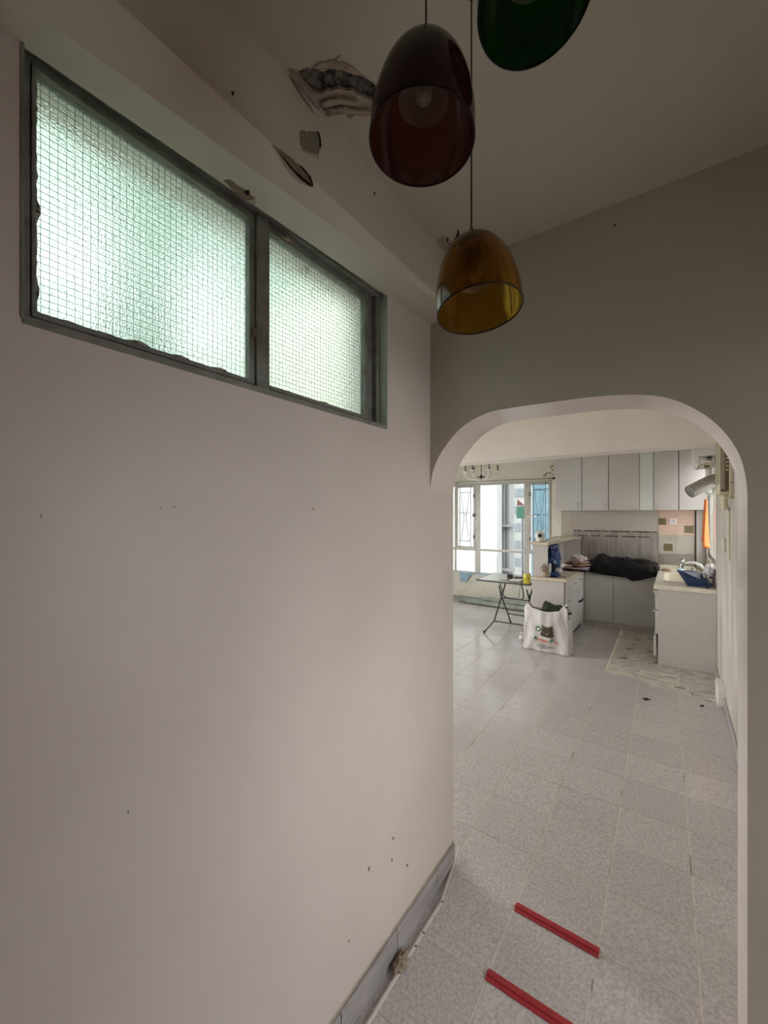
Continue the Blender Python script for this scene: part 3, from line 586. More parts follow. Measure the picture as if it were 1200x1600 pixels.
for (u, v, s_, m_, lb, n_) in ((1034.5, 815, 4.6, 'brass', 'brass blank wall plate left of the pink socket', 'wall_plate'), (1052, 814.5, 4.2, 'socket', 'pale pink wall socket with black plug holes', 'socket'),
                          (1076.5, 827, 5, 'brass', 'brass blank wall plate right of and below the pink socket', 'wall_plate'), (1044.5, 855, 5, 'brass', 'brass blank wall plate lowest of the three, above the sink counter', 'wall_plate')):
    p = ony(u, v, YF); k = s_ * .0098
    o = tag(box(n_, m_, None, p[0] - k, p[0] + k, YF - .018, YF - .009, p[2] - k, p[2] + k, bevel=.003), lb, 'socket' if n_ == 'socket' else 'plate')
    if n_ == 'socket':
        for dx in (-.014, .014, 0): box('pin_hole', 'black', o, p[0] + dx - .004, p[0] + dx + .004, YF - .0195, YF - .0175, p[2] - .012 + (.016 if dx == 0 else 0), p[2] + (.016 if dx == 0 else 0))
    else: box('screw_slot', 'adh', o, p[0] - .012, p[0] + .014, YF - .0195, YF - .0175, p[2] - .004, p[2] + .004)
# base cabinet under the hob
t = thing('base_cabinet', 'grey two-door base cabinet under the black plastic', 'cabinet', (-.65, 6.7, FZ))
box('body', 'cab', t, -1.10, -.17, 6.475, 6.99, -1.52, -.80); box('shadow_gap', 'gap', t, -1.064, -.198, 6.466, 6.474, -1.518, -.812)
box('plinth', 'cab', t, -1.10, -.15, 6.475, 6.99, FZ, -1.522)
box('filler', 'cab', t, -1.095, -1.066, 6.445, 6.47, -1.52, -.80, bevel=.002)
for a, b in ((-1.062, -.705), (-.70, -.20)):
    d = box('door', 'cabw', t, a, b, 6.448, 6.468, -1.515, -.815, bevel=.002); m_ = (a + b) / 2
    MB().tube([(m_ - .07, 6.448, -.86), (m_ - .07, 6.425, -.86), (m_ + .07, 6.425, -.86), (m_ + .07, 6.448, -.86)], .006, 8).build('handle', 'handle', d, smooth=True)
tag(box('hob_worktop', 'steel', None, -1.062, -.195, 6.43, 6.985, -.80, -.775, bevel=.004), 'worktop under the black plastic against the steel splashback', 'worktop')
# crumpled cloth generator
def crumple(name, m, parent, x0, x1, y0, y1, base, height, nx=40, ny=24, fold=9, amp=.03, edge=.0, droop=None, seed=0, profile=None):
    vs = []; mb = MB()
    for j in range(ny + 1):
        for i in range(nx + 1):
            s_, t_ = i / nx, j / ny; x = x0 + (x1 - x0) * s_; y = y0 + (y1 - y0) * t_
            e = min(1, 5 * min(s_, 1 - s_)) ** .5 * min(1, 5 * min(t_, 1 - t_)) ** .5
            h = profile(s_, t_) if profile else 1
            n1 = noise.noise(Vector((x * fold, y * fold * 1.3, seed))); n2 = 1 - abs(noise.noise(Vector((x * fold * 2.2, y * fold * 2, seed + 9)))) * 2
            z = base + e * (height * h + amp * n1 + amp * .5 * n2)
            z = max(z, base + .001)
            jx = .02 * edge * noise.noise(Vector((x * 20, y * 20, seed + 3))); jy = .05 * edge * noise.noise(Vector((x * 12, y * 7, seed + 5)))
            if droop and y + jy < droop[0]: z = min(z, base + e * .02) - (droop[0] - y - jy) * droop[1]; y = droop[0] - (droop[0] - y) * .12 - .02 * n1
            vs.append((x + jx, y + jy, z))
    mb.add(vs, [(j * (nx + 1) + i, j * (nx + 1) + i + 1, (j + 1) * (nx + 1) + i + 1, (j + 1) * (nx + 1) + i) for j in range(ny) for i in range(nx)])
    o = mb.build(name, m, parent, smooth=True); so = o.modifiers.new('thick', 'SOLIDIFY'); so.thickness = .002; so.offset = 1
    return o
# black plastic sheet
def blk():
    mb = MB(); nx, ny = 80, 30; vs = []
    prof = [(0, .03), (.08, .07), (.24, .17), (.36, .12), (.55, .13), (.8, .12), (.96, .08), (1, .03)]
    def pr(s_):
        for (a, ha), (b, hb) in zip(prof, prof[1:]):
            if s_ <= b: k = (s_ - a) / (b - a); k = k * k * (3 - 2 * k); return ha + (hb - ha) * k
    hang = [(0, .0), (.1, .05), (.3, .07), (.6, .09), (.68, .13), (.8, .10), (1, .03)]
    def hg(s_):
        for (a, ha), (b, hb) in zip(hang, hang[1:]):
            if s_ <= b: return ha + (hb - ha) * (s_ - a) / (b - a)
    for j in range(ny + 1):
        for i in range(nx + 1):
            s_, t_ = i / nx, j / ny; x = -1.12 + .95 * s_
            n1 = noise.noise(Vector((x * 9, t_ * 4, 2))); n2 = abs(noise.noise(Vector((x * 22, t_ * 9, 7))))
            if t_ < .3:
                k = t_ / .3; y = 6.405 - .012 * n1 - .01 * (1 - k); z = -.775 - hg(s_) * (1 - k) + .006 * n1
                y -= .02 * n2 * (1 - k)
            else:
                k = (t_ - .3) / .7; y = 6.405 + .52 * k; z = -.768 + pr(s_) * min(1, k * 1.6) ** .6 + .026 * n1 + .035 * (n2 - .2) * min(1, k * 4)
                z = max(z, -.772)
            vs.append((x, y, z))
    mb.add(vs, [(j * (nx + 1) + i, j * (nx + 1) + i + 1, (j + 1) * (nx + 1) + i + 1, (j + 1) * (nx + 1) + i) for j in range(ny) for i in range(nx)])
    o = mb.build('plastic_sheet', 'blackbag', smooth=True); so = o.modifiers.new('thick', 'SOLIDIFY'); so.thickness = .002
    tag(o, 'crumpled black plastic sheet draped over the worktop below the splashback', 'plastic sheet')
blk()
# sink unit on the right
t = thing('sink_cabinet', 'grey base cabinet on the right with blank side panel and drawers facing left', 'cabinet', (.08, 6.0, FZ))
box('side_panel', 'cab', t, -.150, .333, 5.205, 5.223, FZ + .002, -.797, bevel=.001)
box('body', 'cab', t, -.148, .333, 5.224, 6.98, FZ + .08, -.905)
for k, (z0, z1) in enumerate(((-1.02, -.815), (-1.28, -1.03))):
    d = box('drawer', 'cabw', t, -.176, -.150, 5.235, 5.75, z0, z1, bevel=.002)
    MB().tube([(-.176, 5.42, z1 - .05), (-.20, 5.42, z1 - .05), (-.20, 5.56, z1 - .05), (-.176, 5.56, z1 - .05)], .006, 8).build('handle', 'handle', d)
d = box('drawer', 'cabw', t, -.192, -.166, 5.25, 5.75, -1.52, -1.31, bevel=.002); d['label'] = 'lowest drawer hanging slightly open'
for y0, y1 in ((5.76, 6.2),): box('door', 'cabw', t, -.172, -.150, y0, y1, -1.52, -.815, bevel=.002)
box('plinth', 'gap', t, -.12, .333, 5.23, 6.98, FZ, FZ + .08)
t = thing('sink_worktop', 'cream sink counter with moulded basin under the side window', 'worktop', (.07, 6.0, -.8))
BS = [(-.09, 5.75), (.18, 5.75), (.18, 6.35), (-.09, 6.35)]
def rrect(x0, x1, y0, y1, r, n=5):
    o = []
    for cx_, cy_, a in ((x1 - r, y0 + r, -90), (x1 - r, y1 - r, 0), (x0 + r, y1 - r, 90), (x0 + r, y0 + r, 180)):
        for k in range(n + 1): q = math.radians(a + 90 * k / n); o.append((cx_ + r * cos(q), cy_ + r * sin(q)))
    return o
top = MB().prism([(-.187, 5.185), (.334, 5.185), (.334, 6.985), (-.187, 6.985)], [rrect(-.11, .19, 5.62, 6.3, .05)], fz(-.797), 0, .045).build('counter', 'sinktop', t, bevel=.006)
bs = MB(); r0 = rrect(-.11, .19, 5.62, 6.3, .05); r1 = rrect(-.08, .16, 5.65, 6.27, .05); n = len(r0)
V = [(x, y, -.755) for x, y in r0] + [(x, y, -.90) for x, y in r1]
bs.add(V, [(i, (i + 1) % n, n + (i + 1) % n, n + i) for i in range(n)] + [tuple(range(n, 2 * n))]).build('basin', 'sinktop', t, smooth='angle')
box('upstand', 'sinktop', t, .19, .218, 6.6, 6.962, -.752, -.715, bevel=.004); box('upstand', 'sinktop', t, -.187, .19, 6.93, 6.985, -.752, -.715, bevel=.004)
MB().lathe([(.0, .003), (.028, .003), (.032, 0)], 16, (.04, 5.95, -.90)).build('drain', 'chrome', t, smooth=True)
# tap: comes off the wall side and arches out over the basin
t = thing('kitchen_tap', 'white and chrome swan-neck tap arching over the sink', 'tap', (.24, 5.7, -.752))
P0 = Vector((.275, 5.66, -.752)); A_ = [ (0, 0, .0), (-.002, 0, .08), (-.015, .01, .14), (-.05, .03, .185), (-.10, .06, .205), (-.16, .09, .20), (-.20, .11, .185)]
MB().tube([P0 + Vector(a) for a in smooth_open([(a[0], a[2]) for a in A_], 0) and [Vector(a) for a in A_]], .014, 12).build('spout', 'whiteplas', t, smooth=True)
e = P0 + Vector((-.20, .11, .185))
MB().tube([e + Vector((.015, -.008, .002)), e + Vector((-.012, .006, -.01)), e + Vector((-.02, .01, -.045)), e + Vector((-.022, .011, -.06))], [.015, .02, .022, .028], 12).build('spray_head', 'chrome', t, smooth=True)
MB().tube([e + Vector((-.01, .01, .0)), e + Vector((.0, .03, .045)), e + Vector((-.02, .05, .05))], [.012, .014, .01], 10).build('lever', 'chrome', t, smooth=True)
MB().lathe([(.034, 0), (.034, .015), (.02, .03), (.02, .06)], 16, tuple(P0)).build('base', 'chrome', t, smooth=True)
# blue bag lying on the counter
def sheet(name, m, parent, pts4, nx=10, ny=8, amp=.008, th=.012, seed=1, fr=9):
    a, b, c, d = [Vector(p) for p in pts4]; vs = []; nrm = (b - a).cross(d - a).normalized()
    for j in range(ny + 1):
        for i in range(nx + 1):
            s_, t_ = i / nx, j / ny; p = (a * (1 - s_) + b * s_) * (1 - t_) + (d * (1 - s_) + c * s_) * t_
            vs.append(p + nrm * amp * noise.noise(Vector((p.x * fr, p.y * fr, p.z * fr + seed))))
    o = MB().add(vs, [(j * (nx + 1) + i, j * (nx + 1) + i + 1, (j + 1) * (nx + 1) + i + 1, (j + 1) * (nx + 1) + i) for j in range(ny) for i in range(nx)]).build(name, m, parent, smooth=True)
    so = o.modifiers.new('thick', 'SOLIDIFY'); so.thickness = th; so.offset = 0; return o
t = thing('folded_bag', 'navy and sky-blue folded bag lying on the sink counter', 'bag', (.17, 5.4, -.752))
q = lambda u, v, Y: ony(u, v, Y)
fpt = [q(1074, 914, 5.33), q(1108, 917, 5.26), q(1101, 899, 5.36), q(1068, 897, 5.50)]
MB().add([q(1057, 890.5, 5.42), q(1067, 893, 5.30), q(1072, 915, 5.30), q(1100, 918, 5.28), q(1104, 910, 5.28), q(1097, 896, 5.42), q(1065, 889, 5.62), q(1090, 893, 5.60), (.12, 5.60, -.751), (.24, 5.58, -.751), (.10, 5.31, -.751), (.22, 5.29, -.751)],
         [(0, 1, 6), (1, 10, 11, 4), (1, 4, 5), (6, 1, 5, 7), (0, 6, 8), (0, 8, 10, 1), (6, 7, 9, 8), (5, 4, 11, 9, 7), (8, 9, 11, 10)]).build('body', 'navy', t, bevel=.004)
sheet('printed_flap', 'skyblue', t, [q(1057, 889, 5.40), q(1097, 911, 5.29), q(1103, 906, 5.40), q(1066, 887.5, 5.62)], amp=.01, th=.006)
MB().tube([q(1097, 915, 5.25), q(1106, 918, 5.22), q(1112, 914, 5.24), (.27, 5.26, -.70), q(1104, 905, 5.28)], .012, 8).build('strap', 'navy', t, smooth=True)
def crumpball(name, m, label, cat, c, r, seed, flat=1, n=22, amp=.35, parent=None):
    vs = []; fs = []
    for j in range(n + 1):
        for i in range(n * 2):
            th = PI * j / n; ph = PI * i / n; d = Vector((sin(th) * cos(ph), sin(th) * sin(ph), cos(th)))
            k = 1 + amp * noise.noise(d * 2.2 + Vector((seed, 0, 0))) + amp * .6 * (abs(noise.noise(d * 5 + Vector((0, seed, 0)))) - .2)
            p = Vector(c) + Vector((d.x * r[0], d.y * r[1], d.z * r[2])) * k; p.z = max(p.z, c[2] - r[2] * flat); vs.append(p)
    for j in range(n):
        for i in range(n * 2): fs.append((j * 2 * n + i, j * 2 * n + (i + 1) % (2 * n), (j + 1) * 2 * n + (i + 1) % (2 * n), (j + 1) * 2 * n + i))
    o = MB().add(vs, fs).build(name, m, parent, smooth=True)
    if label: tag(o, label, cat)
    return o
crumpball('crumpled_bag', 'cling', 'crumpled white plastic bag on a dark pot at the sink counter edge by the wall', 'plastic bag', (.285, 5.42, -.60), (.045, .10, .065), 3, amp=.6)
tag(MB().lathe([(.0, 0), (.035, 0), (.04, .05), (.035, .10), (.0, .10)], 16, (.285, 5.40, -.751)).build('dish_soap_pot', 'alu', smooth=True), 'grey pot at the wall end of the sink counter, under the crumpled bag', 'pot')
crumpball('sink_cloth', 'tancloth', 'small tan rag on the far end of the sink counter', 'rag', (-.10, 6.55, -.742), (.05, .06, .02), 4, flat=.5)
# extraction duct, towel, boiler, air conditioner on the right wall
t = thing('duct_hose', 'corrugated aluminium duct hose reaching in from the side window', 'duct', (.15, 5.9, .30))
c0 = Vector(ony(1077, 769, 5.55)); c1 = Vector(ony(1095, 761, 5.6)); c2 = Vector((.31, 5.72, .375)); c3 = Vector((.42, 5.75, .38)); pts = []; rs = []
for k in range(35):
    s_ = k / 34; p = c0 * (1 - s_) ** 3 + 3 * c1 * s_ * (1 - s_) ** 2 + 3 * c2 * s_ * s_ * (1 - s_) + c3 * s_ ** 3; pts.append(p); rs.append(.064 + (.007 if k % 2 else 0))
MB().tube(pts, rs, 20, caps=False).build('hose', 'alu', t)
MB().tube([pts[1], pts[3]], .0635, 20, caps=True).build('inner_cap', 'alu', t)
tag(box('window_board', 'whiteplas', None, XW + .02, XW + .035, 5.38, 6.3, .30, .68), 'white board in the side window around the duct', 'board')
def towel():
    mb = MB(); nx, nz = 16, 24; vs = []
    for k in range(nz + 1):
        for i in range(nx + 1):
            s_, t_ = i / nx, k / nz; wd = .20 + .42 * t_ ** .8; y = 6.0 + (s_ - .5) * wd + .04 * t_; x = .285 - .02 * sin(s_ * 14 + t_ * 2) * (.4 + t_)
            vs.append((x, y, .17 - .53 * t_ - .03 * t_ * sin(s_ * 5)))
    mb.add(vs, [(k * (nx + 1) + i, k * (nx + 1) + i + 1, (k + 1) * (nx + 1) + i + 1, (k + 1) * (nx + 1) + i) for k in range(nz) for i in range(nx)])
    t = thing('hanging_towel', 'orange towel hanging in front of the side window', 'towel', (.285, 6.0, .17))
    o = mb.build('cloth', 'orange', t, smooth=True); so = o.modifiers.new('thick', 'SOLIDIFY'); so.thickness = .004
    MB().tube([(.285, 6.0, .165), (.29, 6.0, .22), (.335, 6.0, .225)], .006, 6).build('hook', 'whiteplas', t)
towel()
tag(MB().tube([(.305, 5.95, .24), (.305, 5.95, .30), (.305, 5.90, .45), (.305, 5.9, .75)], [.035, .035, .03, .03], 12).build('white_pipe', 'whiteplas', smooth=True), 'white pipe hanging between duct and towel at the side window', 'pipe')
t = thing('ceiling_appliance', 'white boxy appliance fixed high on the right wall beyond the beam', 'appliance', (.2, 5.6, .5))
xq = ony(1083, 720, 5.35)[0]
MB().prism([(xq, .98), (xq, .58), (xq + .03, .50), (xq + .06, .50), (.20, .60), (XW, .60), (XW, .98)], [], fy(5.35), 0, .5).build('casing', 'whiteplas', t, bevel=.006)
box('lower_tray', 'cream', t, xq + .04, XW - .005, 5.36, 5.8, .50, .535, bevel=.005)
MB().tube([(xq + .06, 5.34, .52), (xq + .12, 5.33, .545), (XW - .04, 5.33, .53)], .010, 8).build('front_bar', 'whiteplas', t)
MB().tube([(xq + .09, 5.345, .49), (XW - .05, 5.345, .49)], .008, 8).build('lower_bar', 'adh', t)
box('dark_slot', 'black', t, xq + .12, XW - .03, 5.343, 5.352, .575, .585)
t = thing('air_conditioner', 'aged cream wall air conditioner with brown mesh grille high on the right wall', 'air conditioner', (.30, 4.2, .12))
AX, AY0, AY1, AZ0, AZ1 = .262, 3.80, 4.18, .14, .60
box('casing', 'cream', t, AX + .014, XW, AY0, AY1, AZ0, AZ1, bevel=.006)
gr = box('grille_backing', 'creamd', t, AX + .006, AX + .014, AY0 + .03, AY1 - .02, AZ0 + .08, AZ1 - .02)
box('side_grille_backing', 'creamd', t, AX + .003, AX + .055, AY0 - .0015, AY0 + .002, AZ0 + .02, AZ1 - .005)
g = MB(); z = AZ0 + .04
while z < AZ1 - .01: g.box(AX + .002, AX + .026, AY0 - .006, AY0 - .0015, z, z + .006); z += .013
x = AX + .002
while x < AX + .025: g.box(x, x + .0028, AY0 - .006, AY0 - .0015, AZ0 + .04, AZ1 - .005); x += .0058
o = g.build('side_mesh_grille', 'cream', t); o['kind'] = 'stuff'
g = MB(); z = AZ0 + .085
while z < AZ1 - .02: g.box(AX - .005, AX + .007, AY0 + .03, AY1 - .02, z, z + .004); z += .0115
y = AY0 + .035
while y < AY1 - .02: g.box(AX - .005, AX + .007, y, y + .006, AZ0 + .08, AZ1 - .02); y += .028
o = g.build('mesh_grille', 'cream', t); o['kind'] = 'stuff'
MB().prism([(AY0, AZ0), (AY1, AZ0), (AY1, AZ1), (AY0, AZ1)], [[(AY0 + .03, AZ0 + .08), (AY0 + .03, AZ1 - .02), (AY1 - .02, AZ1 - .02), (AY1 - .02, AZ0 + .08)]], fx(AX - .002), 0, .016).build('front_frame', 'cream', t, bevel=.002)
z = AZ0 + .17
while z < AZ1 - .05: box('side_fin', 'cream', t, AX + .030, AX + .046, AY0 - .008, AY0 - .001, z, z + .011); z += .028
box('side_bracket', 'cream', t, AX + .050, XW, AY0 - .02, AY0, AZ0 - .02, AZ0 + .27, bevel=.005); box('base_ledge', 'cream', t, AX + .02, XW, AY0 - .03, AY0, AZ0 - .035, AZ0 - .021, bevel=.003)
MB().lathe([(0, 0), (.009, 0), (.009, .004)], 12, (0, 0, 0)).build('knob', 'black', t, loc=True).location = (.02, -.46, .10)
t2 = thing('power_lead', 'thick cream plug and lead hanging below the air conditioner', 'cable', (.30, 3.95, .10))
MB().tube([(.300, 3.93, .20), (.296, 3.95, .10), (.30, 3.96, .05), (.31, 3.96, .03)], [.012, .022, .022, .018], 12).build('plug', 'cream', t2, smooth=True)
MB().tube([(.325, 3.97, .05), (.326, 3.97, -.35)], .006, 8).build('lead', 'cream', t2)
o = tag(box('switch_plate', 'cream', None, XW - .012, XW - .001, 4.32, 4.50, -.31, -.20, bevel=.003), 'double cream switch plate on the streaked right wall', 'switch')
for y in (4.35, 4.43): box('rocker', 'whiteplas', o, XW - .017, XW - .011, y, y + .04, -.285, -.225, bevel=.002)
# ------------------------------------------------------------------ PENINSULA
t = thing('peninsula_cabinet', 'grey peninsula cabinet with drawers on its kitchen side', 'cabinet', (-1.27, 5.9, FZ))
box('body', 'cab', t, -1.455, -1.09, 5.245, 6.44, FZ + .08, -.822)
box('end_panel', 'cab', t, -1.460, -1.088, 5.225, 5.244, FZ + .003, -.822, bevel=.001)
box('plinth', 'gap', t, -1.44, -1.11, 5.26, 6.44, FZ, FZ + .08)
yy = [5.25, 5.55, 5.97, 6.40]
def pd(name, y0, y1, z0, z1, hz=None):
    d = box(name, 'cabw', t, -1.089, -1.070, y0 + .003, y1 - .003, z0, z1, bevel=.002)
    if hz: m_ = (y0 + y1) / 2; MB().tube([(-1.07, m_ - .05, hz), (-1.045, m_ - .05, hz), (-1.045, m_ + .05, hz), (-1.07, m_ + .05, hz)], .006, 8).build('handle', 'handle', d)
    return d
for z0, z1 in ((-1.0, -.83), (-1.18, -1.005), (-1.51, -1.185)): pd('drawer', yy[0], yy[1], z0, z1, z1 - .07)
for a, b in ((1, 2), (2, 3)):
    pd('drawer', yy[a], yy[b], -1.0, -.83, -.90); d = pd('door', yy[a], yy[b], -1.51, -1.005)
MB().tube([(-1.07, 6.03, -1.20), (-1.03, 6.04, -1.17), (-1.03, 6.13, -1.165)], .014, 8).build('hooked_handle', 'black', t)
tag(box('peninsula_worktop', 'top', None, -1.475, -1.055, 5.20, 6.42, -.818, -.782, bevel=.004), 'beige worktop of the peninsula under the raised bar', 'worktop')
t = thing('raised_bar', 'raised breakfast bar with beige top on grey upstand panels', 'counter', (-1.38, 6.0, -.782))
box('end_upstand', 'cab', t, -1.452, -1.278, 5.245, 5.263, -.782, -.386, bevel=.001)
box('back_upstand', 'cab', t, -1.452, -1.434, 5.263, 6.93, -.782, -.386)
box('far_upstand', 'cab', t, -1.434, -1.20, 6.90, 6.93, -.782, -.386)
MB().prism([(-1.475, 5.215), (-1.262, 5.215), (-1.262, 6.6), (-1.19, 6.96), (-1.475, 6.96)], [], fz(-.386), 0, .036).build('bar_top', 'top', t, bevel=.004)
# camera on the bar
t = thing('pet_camera', 'small white swivel camera with black lens on the raised bar', 'camera', (-1.36, 5.30, -.35))
cxm, cym = -1.385, 5.30
MB().lathe([(.0, 0), (.045, 0), (.048, .02), (.045, .05), (.0, .055)], 20, (cxm, cym, -.35)).build('base', 'whiteplas', t, smooth=True)
crumpball('head', 'whiteplas', None, None, (cxm, cym, -.275), (.062, .052, .058), 1, amp=0, n=12, parent=t)
MB().tube([(cxm + .012, cym - .048, -.27), (cxm + .018, cym - .066, -.27)], [.026, .024], 16).build('lens', 'black', t)
for s_ in (-1, 1): box('ear', 'whiteplas', t, cxm + s_ * .04 - .012, cxm + s_ * .04 + .012, cym - .01, cym + .01, -.225, -.205, bevel=.004)
MB().tube([(cxm + .05, cym + .03, -.346), (cxm + .10, cym + .25, -.30), (cxm + .12, cym + .5, -.30), (cxm + .125, cym + .7, -.345)], .003, 6).build('lead', 'black', t)
# clutter on the peninsula
crumpball('blue_carrier_bag', 'bluebag', 'crumpled royal blue plastic bag leaning under the raised bar', 'plastic bag', (-1.30, 5.62, -.60), (.085, .17, .17), 6, flat=1.06, amp=.5)
crumpball('blue_pouch', 'bluebag', 'low blue pouch at the worktop edge in front of the blue bag', 'pouch', (-1.235, 5.36, -.755), (.075, .07, .035), 8, flat=.75, amp=.3)
tag(box('snack_box', 'whiteplas', None, -1.290, -1.262, 5.275, 5.36, -.782, -.62, bevel=.002), 'narrow white box standing behind the end upstand edge', 'box')
tag(box('dark_tin', 'black', None, -1.262, -1.215, 5.42, 5.48, -.782, -.64, bevel=.004), 'small dark tin between white box and blue bag', 'tin')
crumpball('white_tissue', 'cling', 'white crumpled tissue on the blue pouch', 'tissue', (-1.20, 5.44, -.715), (.045, .035, .035), 11, amp=.6)
crumpball('brown_ornament', 'brownpaper', 'small brown crumpled toy stuck on the end upstand of the bar', 'toy', (-1.315, 5.214, -.67), (.034, .018, .045), 12, amp=.7)
crumpball('brown_toy_foot', 'brownpaper', 'lower brown crumpled scrap below the small brown toy', 'toy', (-1.29, 5.217, -.742), (.028, .016, .034), 14, amp=.6)
tag(box('pen', 'black', None, -1.15, -1.09, 5.36, 5.37, -.781, -.773), 'short black pen on the peninsula worktop', 'pen')
tag(box('receipt', 'pink', None, -1.36, -1.12, 5.205, 5.24, -.7815, -.7790), 'thin pink paper strip along the worktop front edge', 'paper')
for k, (m_, lb, zz, sx, sy) in enumerate((('black', 'flat black folder at the bottom of the cloth pile', -.775, .22, .14), ('lilac', 'lilac folded cloth near the bottom of the pile', -.748, .20, .13), ('tancloth', 'tan folded cloth in the middle of the pile', -.70, .20, .12), ('pink', 'pinkish brown folded cloth near the top of the pile', -.665, .17, .11), ('palecloth', 'pale pink cloth bundled on top of the pile', -.62, .12, .10))):
    crumpball('folded_cloth', m_, lb, 'cloth', (-1.13 + .01 * k, 6.15, zz), (sx * .75, sy, .018 if k < 4 else .05), 20 + k, amp=.5)
    if k: D.objects[-1 if False else 'folded_cloth' + ('.%03d' % k)]['group'] = 'cloths piled on the peninsula'
D.objects['folded_cloth']['group'] = 'cloths piled on the peninsula'
# ------------------------------------------------------------------ SHOPPING BAG with print
def bag():
    t = thing('shopping_bag', 'white plastic carrier bag with cat-head print standing on the floor', 'bag', (-1.22, 5.05, FZ))
    X0, X1, Y0, Y1, H = -1.475, -.968, 4.90, 5.16, .56
    def front(s_, h):       # s 0..1 left to right, h height
        k = h / H; x = X0 + (X1 - X0) * s_ + (.5 - s_) * .03 * k + .012 * noise.noise(Vector((s_ * 3, h * 7, 1)))
        y = Y0 + .02 * k - .035 * sin(PI * s_) * sin(PI * min(1, k * .9)) + .016 * noise.noise(Vector((s_ * 6, h * 5, 4))) + .010 * abs(noise.noise(Vector((s_ * 10 + h * 9, h * 6, 2)))) * min(1, abs(s_ - .45) * 3)
        return (x, y, FZ + .004 + h)
    def topz(s_): return H * (.86 + .02 * sin(s_ * 9)) + (.06 * max(0, 1 - abs(s_ - .09) / .11)) + (.07 * max(0, 1 - abs(s_ - .93) / .12))
    nx, nz = 60, 30; vs = []; fs = []
    ring = []
    per = [('f', i / nx) for i in range(nx + 1)] + [('r', i / 12) for i in range(1, 12)] + [('b', 1 - i / nx) for i in range(nx + 1)] + [('l', 1 - i / 12) for i in range(1, 12)]
    for k in range(nz + 1):
        kk = k / nz
        for side, s_ in per:
            if side in 'fb': h = topz(s_) * kk
            else: h = (topz(1) if side == 'r' else topz(0)) * kk
            if side == 'f': p = front(s_, h)
            elif side == 'b':
                f_ = front(s_, h); p = (f_[0], Y1 - .02 * kk - (Y1 - Y0) * .45 * kk * kk + .02 * noise.noise(Vector((s_ * 6, h * 6, 9))), f_[2])
            else:
                e = front(1 if side == 'r' else 0, h); yb = Y1 - .02 * kk - (Y1 - Y0) * .45 * kk * kk; bul = .02 * sin(PI * s_) * (1 - kk) - .05 * sin(PI * s_) * kk
                p = (e[0] + (bul if side == 'r' else -bul), e[1] + (yb - e[1]) * s_, e[2])
            vs.append(p)
    n = len(per)
    for k in range(nz):
        for i in range(n): fs.append((k * n + i, k * n + (i + 1) % n, (k + 1) * n + (i + 1) % n, (k + 1) * n + i))
    fs.append(tuple(range(n)))
    o = MB().add(vs, fs).build('bag_body', 'bagw', t, smooth=True); so = o.modifiers.new('thick', 'SOLIDIFY'); so.thickness = .002; so.offset = -1
    # print: (a,b) in metres on the face, mapped on the same surface
    def pm(a, b, d=.003):
        s_ = a / (X1 - X0); p = front(s_, b); return (p[0], p[1] - d, p[2])
    def pprint(name, m, pts, d=.005, parent=t):
        tri = tessellate_polygon([[Vector((a, b, 0)) for a, b in pts]])
        bm = bmesh.new(); vv = [bm.verts.new((a, b, 0)) for a, b in pts]
        for q_ in tri:
            try: bm.faces.new([vv[i] for i in q_])
            except ValueError: pass
        bmesh.ops.subdivide_edges(bm, edges=bm.edges, cuts=2, use_grid_fill=True); bmesh.ops.triangulate(bm, faces=bm.faces)
        bm.verts.ensure_lookup_table(); V = [pm(v.co.x, v.co.y, d) for v in bm.verts]; F = [tuple(v.index for v in f.verts) for f in bm.faces]
        bm.verts.index_update(); F = [tuple(v.index for v in f.verts) for f in bm.faces]; bm.free()
        return MB().add(V, F).build(name, m, parent)
    # the photo's pixels -> face coordinates
    def fc(u, v): p = ony(u, v, 4.90); return (p[0] - X0, p[2] - FZ)
    Pz = lambda x, y: fc(825 + x / 20, 970 + y / 20)
    pprint('cat_head_print', 'bbrown', [Pz(*p) for p in ((445, 118), (480, 125), (535, 195), (580, 190), (600, 182), (630, 205), (690, 212), (740, 180), (800, 182), (798, 240), (785, 300), (795, 400), (805, 500), (770, 525), (700, 530), (600, 515), (500, 490), (385, 445), (382, 400), (440, 290), (455, 200))])
    pprint('ear_print', 'btan', [Pz(*p) for p in ((465, 160), (510, 205), (480, 240))], .008); pprint('ear_print', 'btan', [Pz(*p) for p in ((775, 205), (735, 235), (750, 275))], .008)
    pprint('nose_print', 'btan', [Pz(*p) for p in ((565, 395), (620, 390), (625, 425), (575, 430))], .008)
    for sx in (500, 690): pprint('eye_print', 'btan', [Pz(sx + 22 * cos(a), 355 + 10 * sin(a)) for a in [k * PI / 4 for k in range(8)]], .008)
    rr = [Pz(330 + 90 * cos(a), 240 + 82 * sin(a)) for a in [2 * PI * k / 20 for k in range(20)]]
    pprint('leaf_roundel', 'bgreen', rr); 
    pprint('leaf_print', 'bagw', [Pz(*p) for p in ((265, 240), (300, 205), (350, 220), (380, 190), (392, 240), (350, 285), (300, 280))], .008)
    def text(tx, m, u0, v0, size, name='lettering'):
        cu = D.curves.new('txt', 'FONT'); cu.body = tx; cu.size = size; cu.offset = size * .03
        ob = D.objects.new('txt', cu); C.objects.link(ob); dg = bpy.context.evaluated_depsgraph_get(); me = ob.evaluated_get(dg).to_mesh()
        a0, b0 = Pz(u0, v0); sl = -.13
        V = [pm(a0 + v.co.x, b0 + v.co.y + v.co.x * sl * 1.1, .009) for v in me.vertices]; F = [tuple(p.vertices) for p in me.polygons]; wd = max((v.co.x for v in me.vertices), default=0)
        ob.to_mesh_clear(); D.objects.remove(ob)
        MB().add(V, F).build(name, m, t); return wd
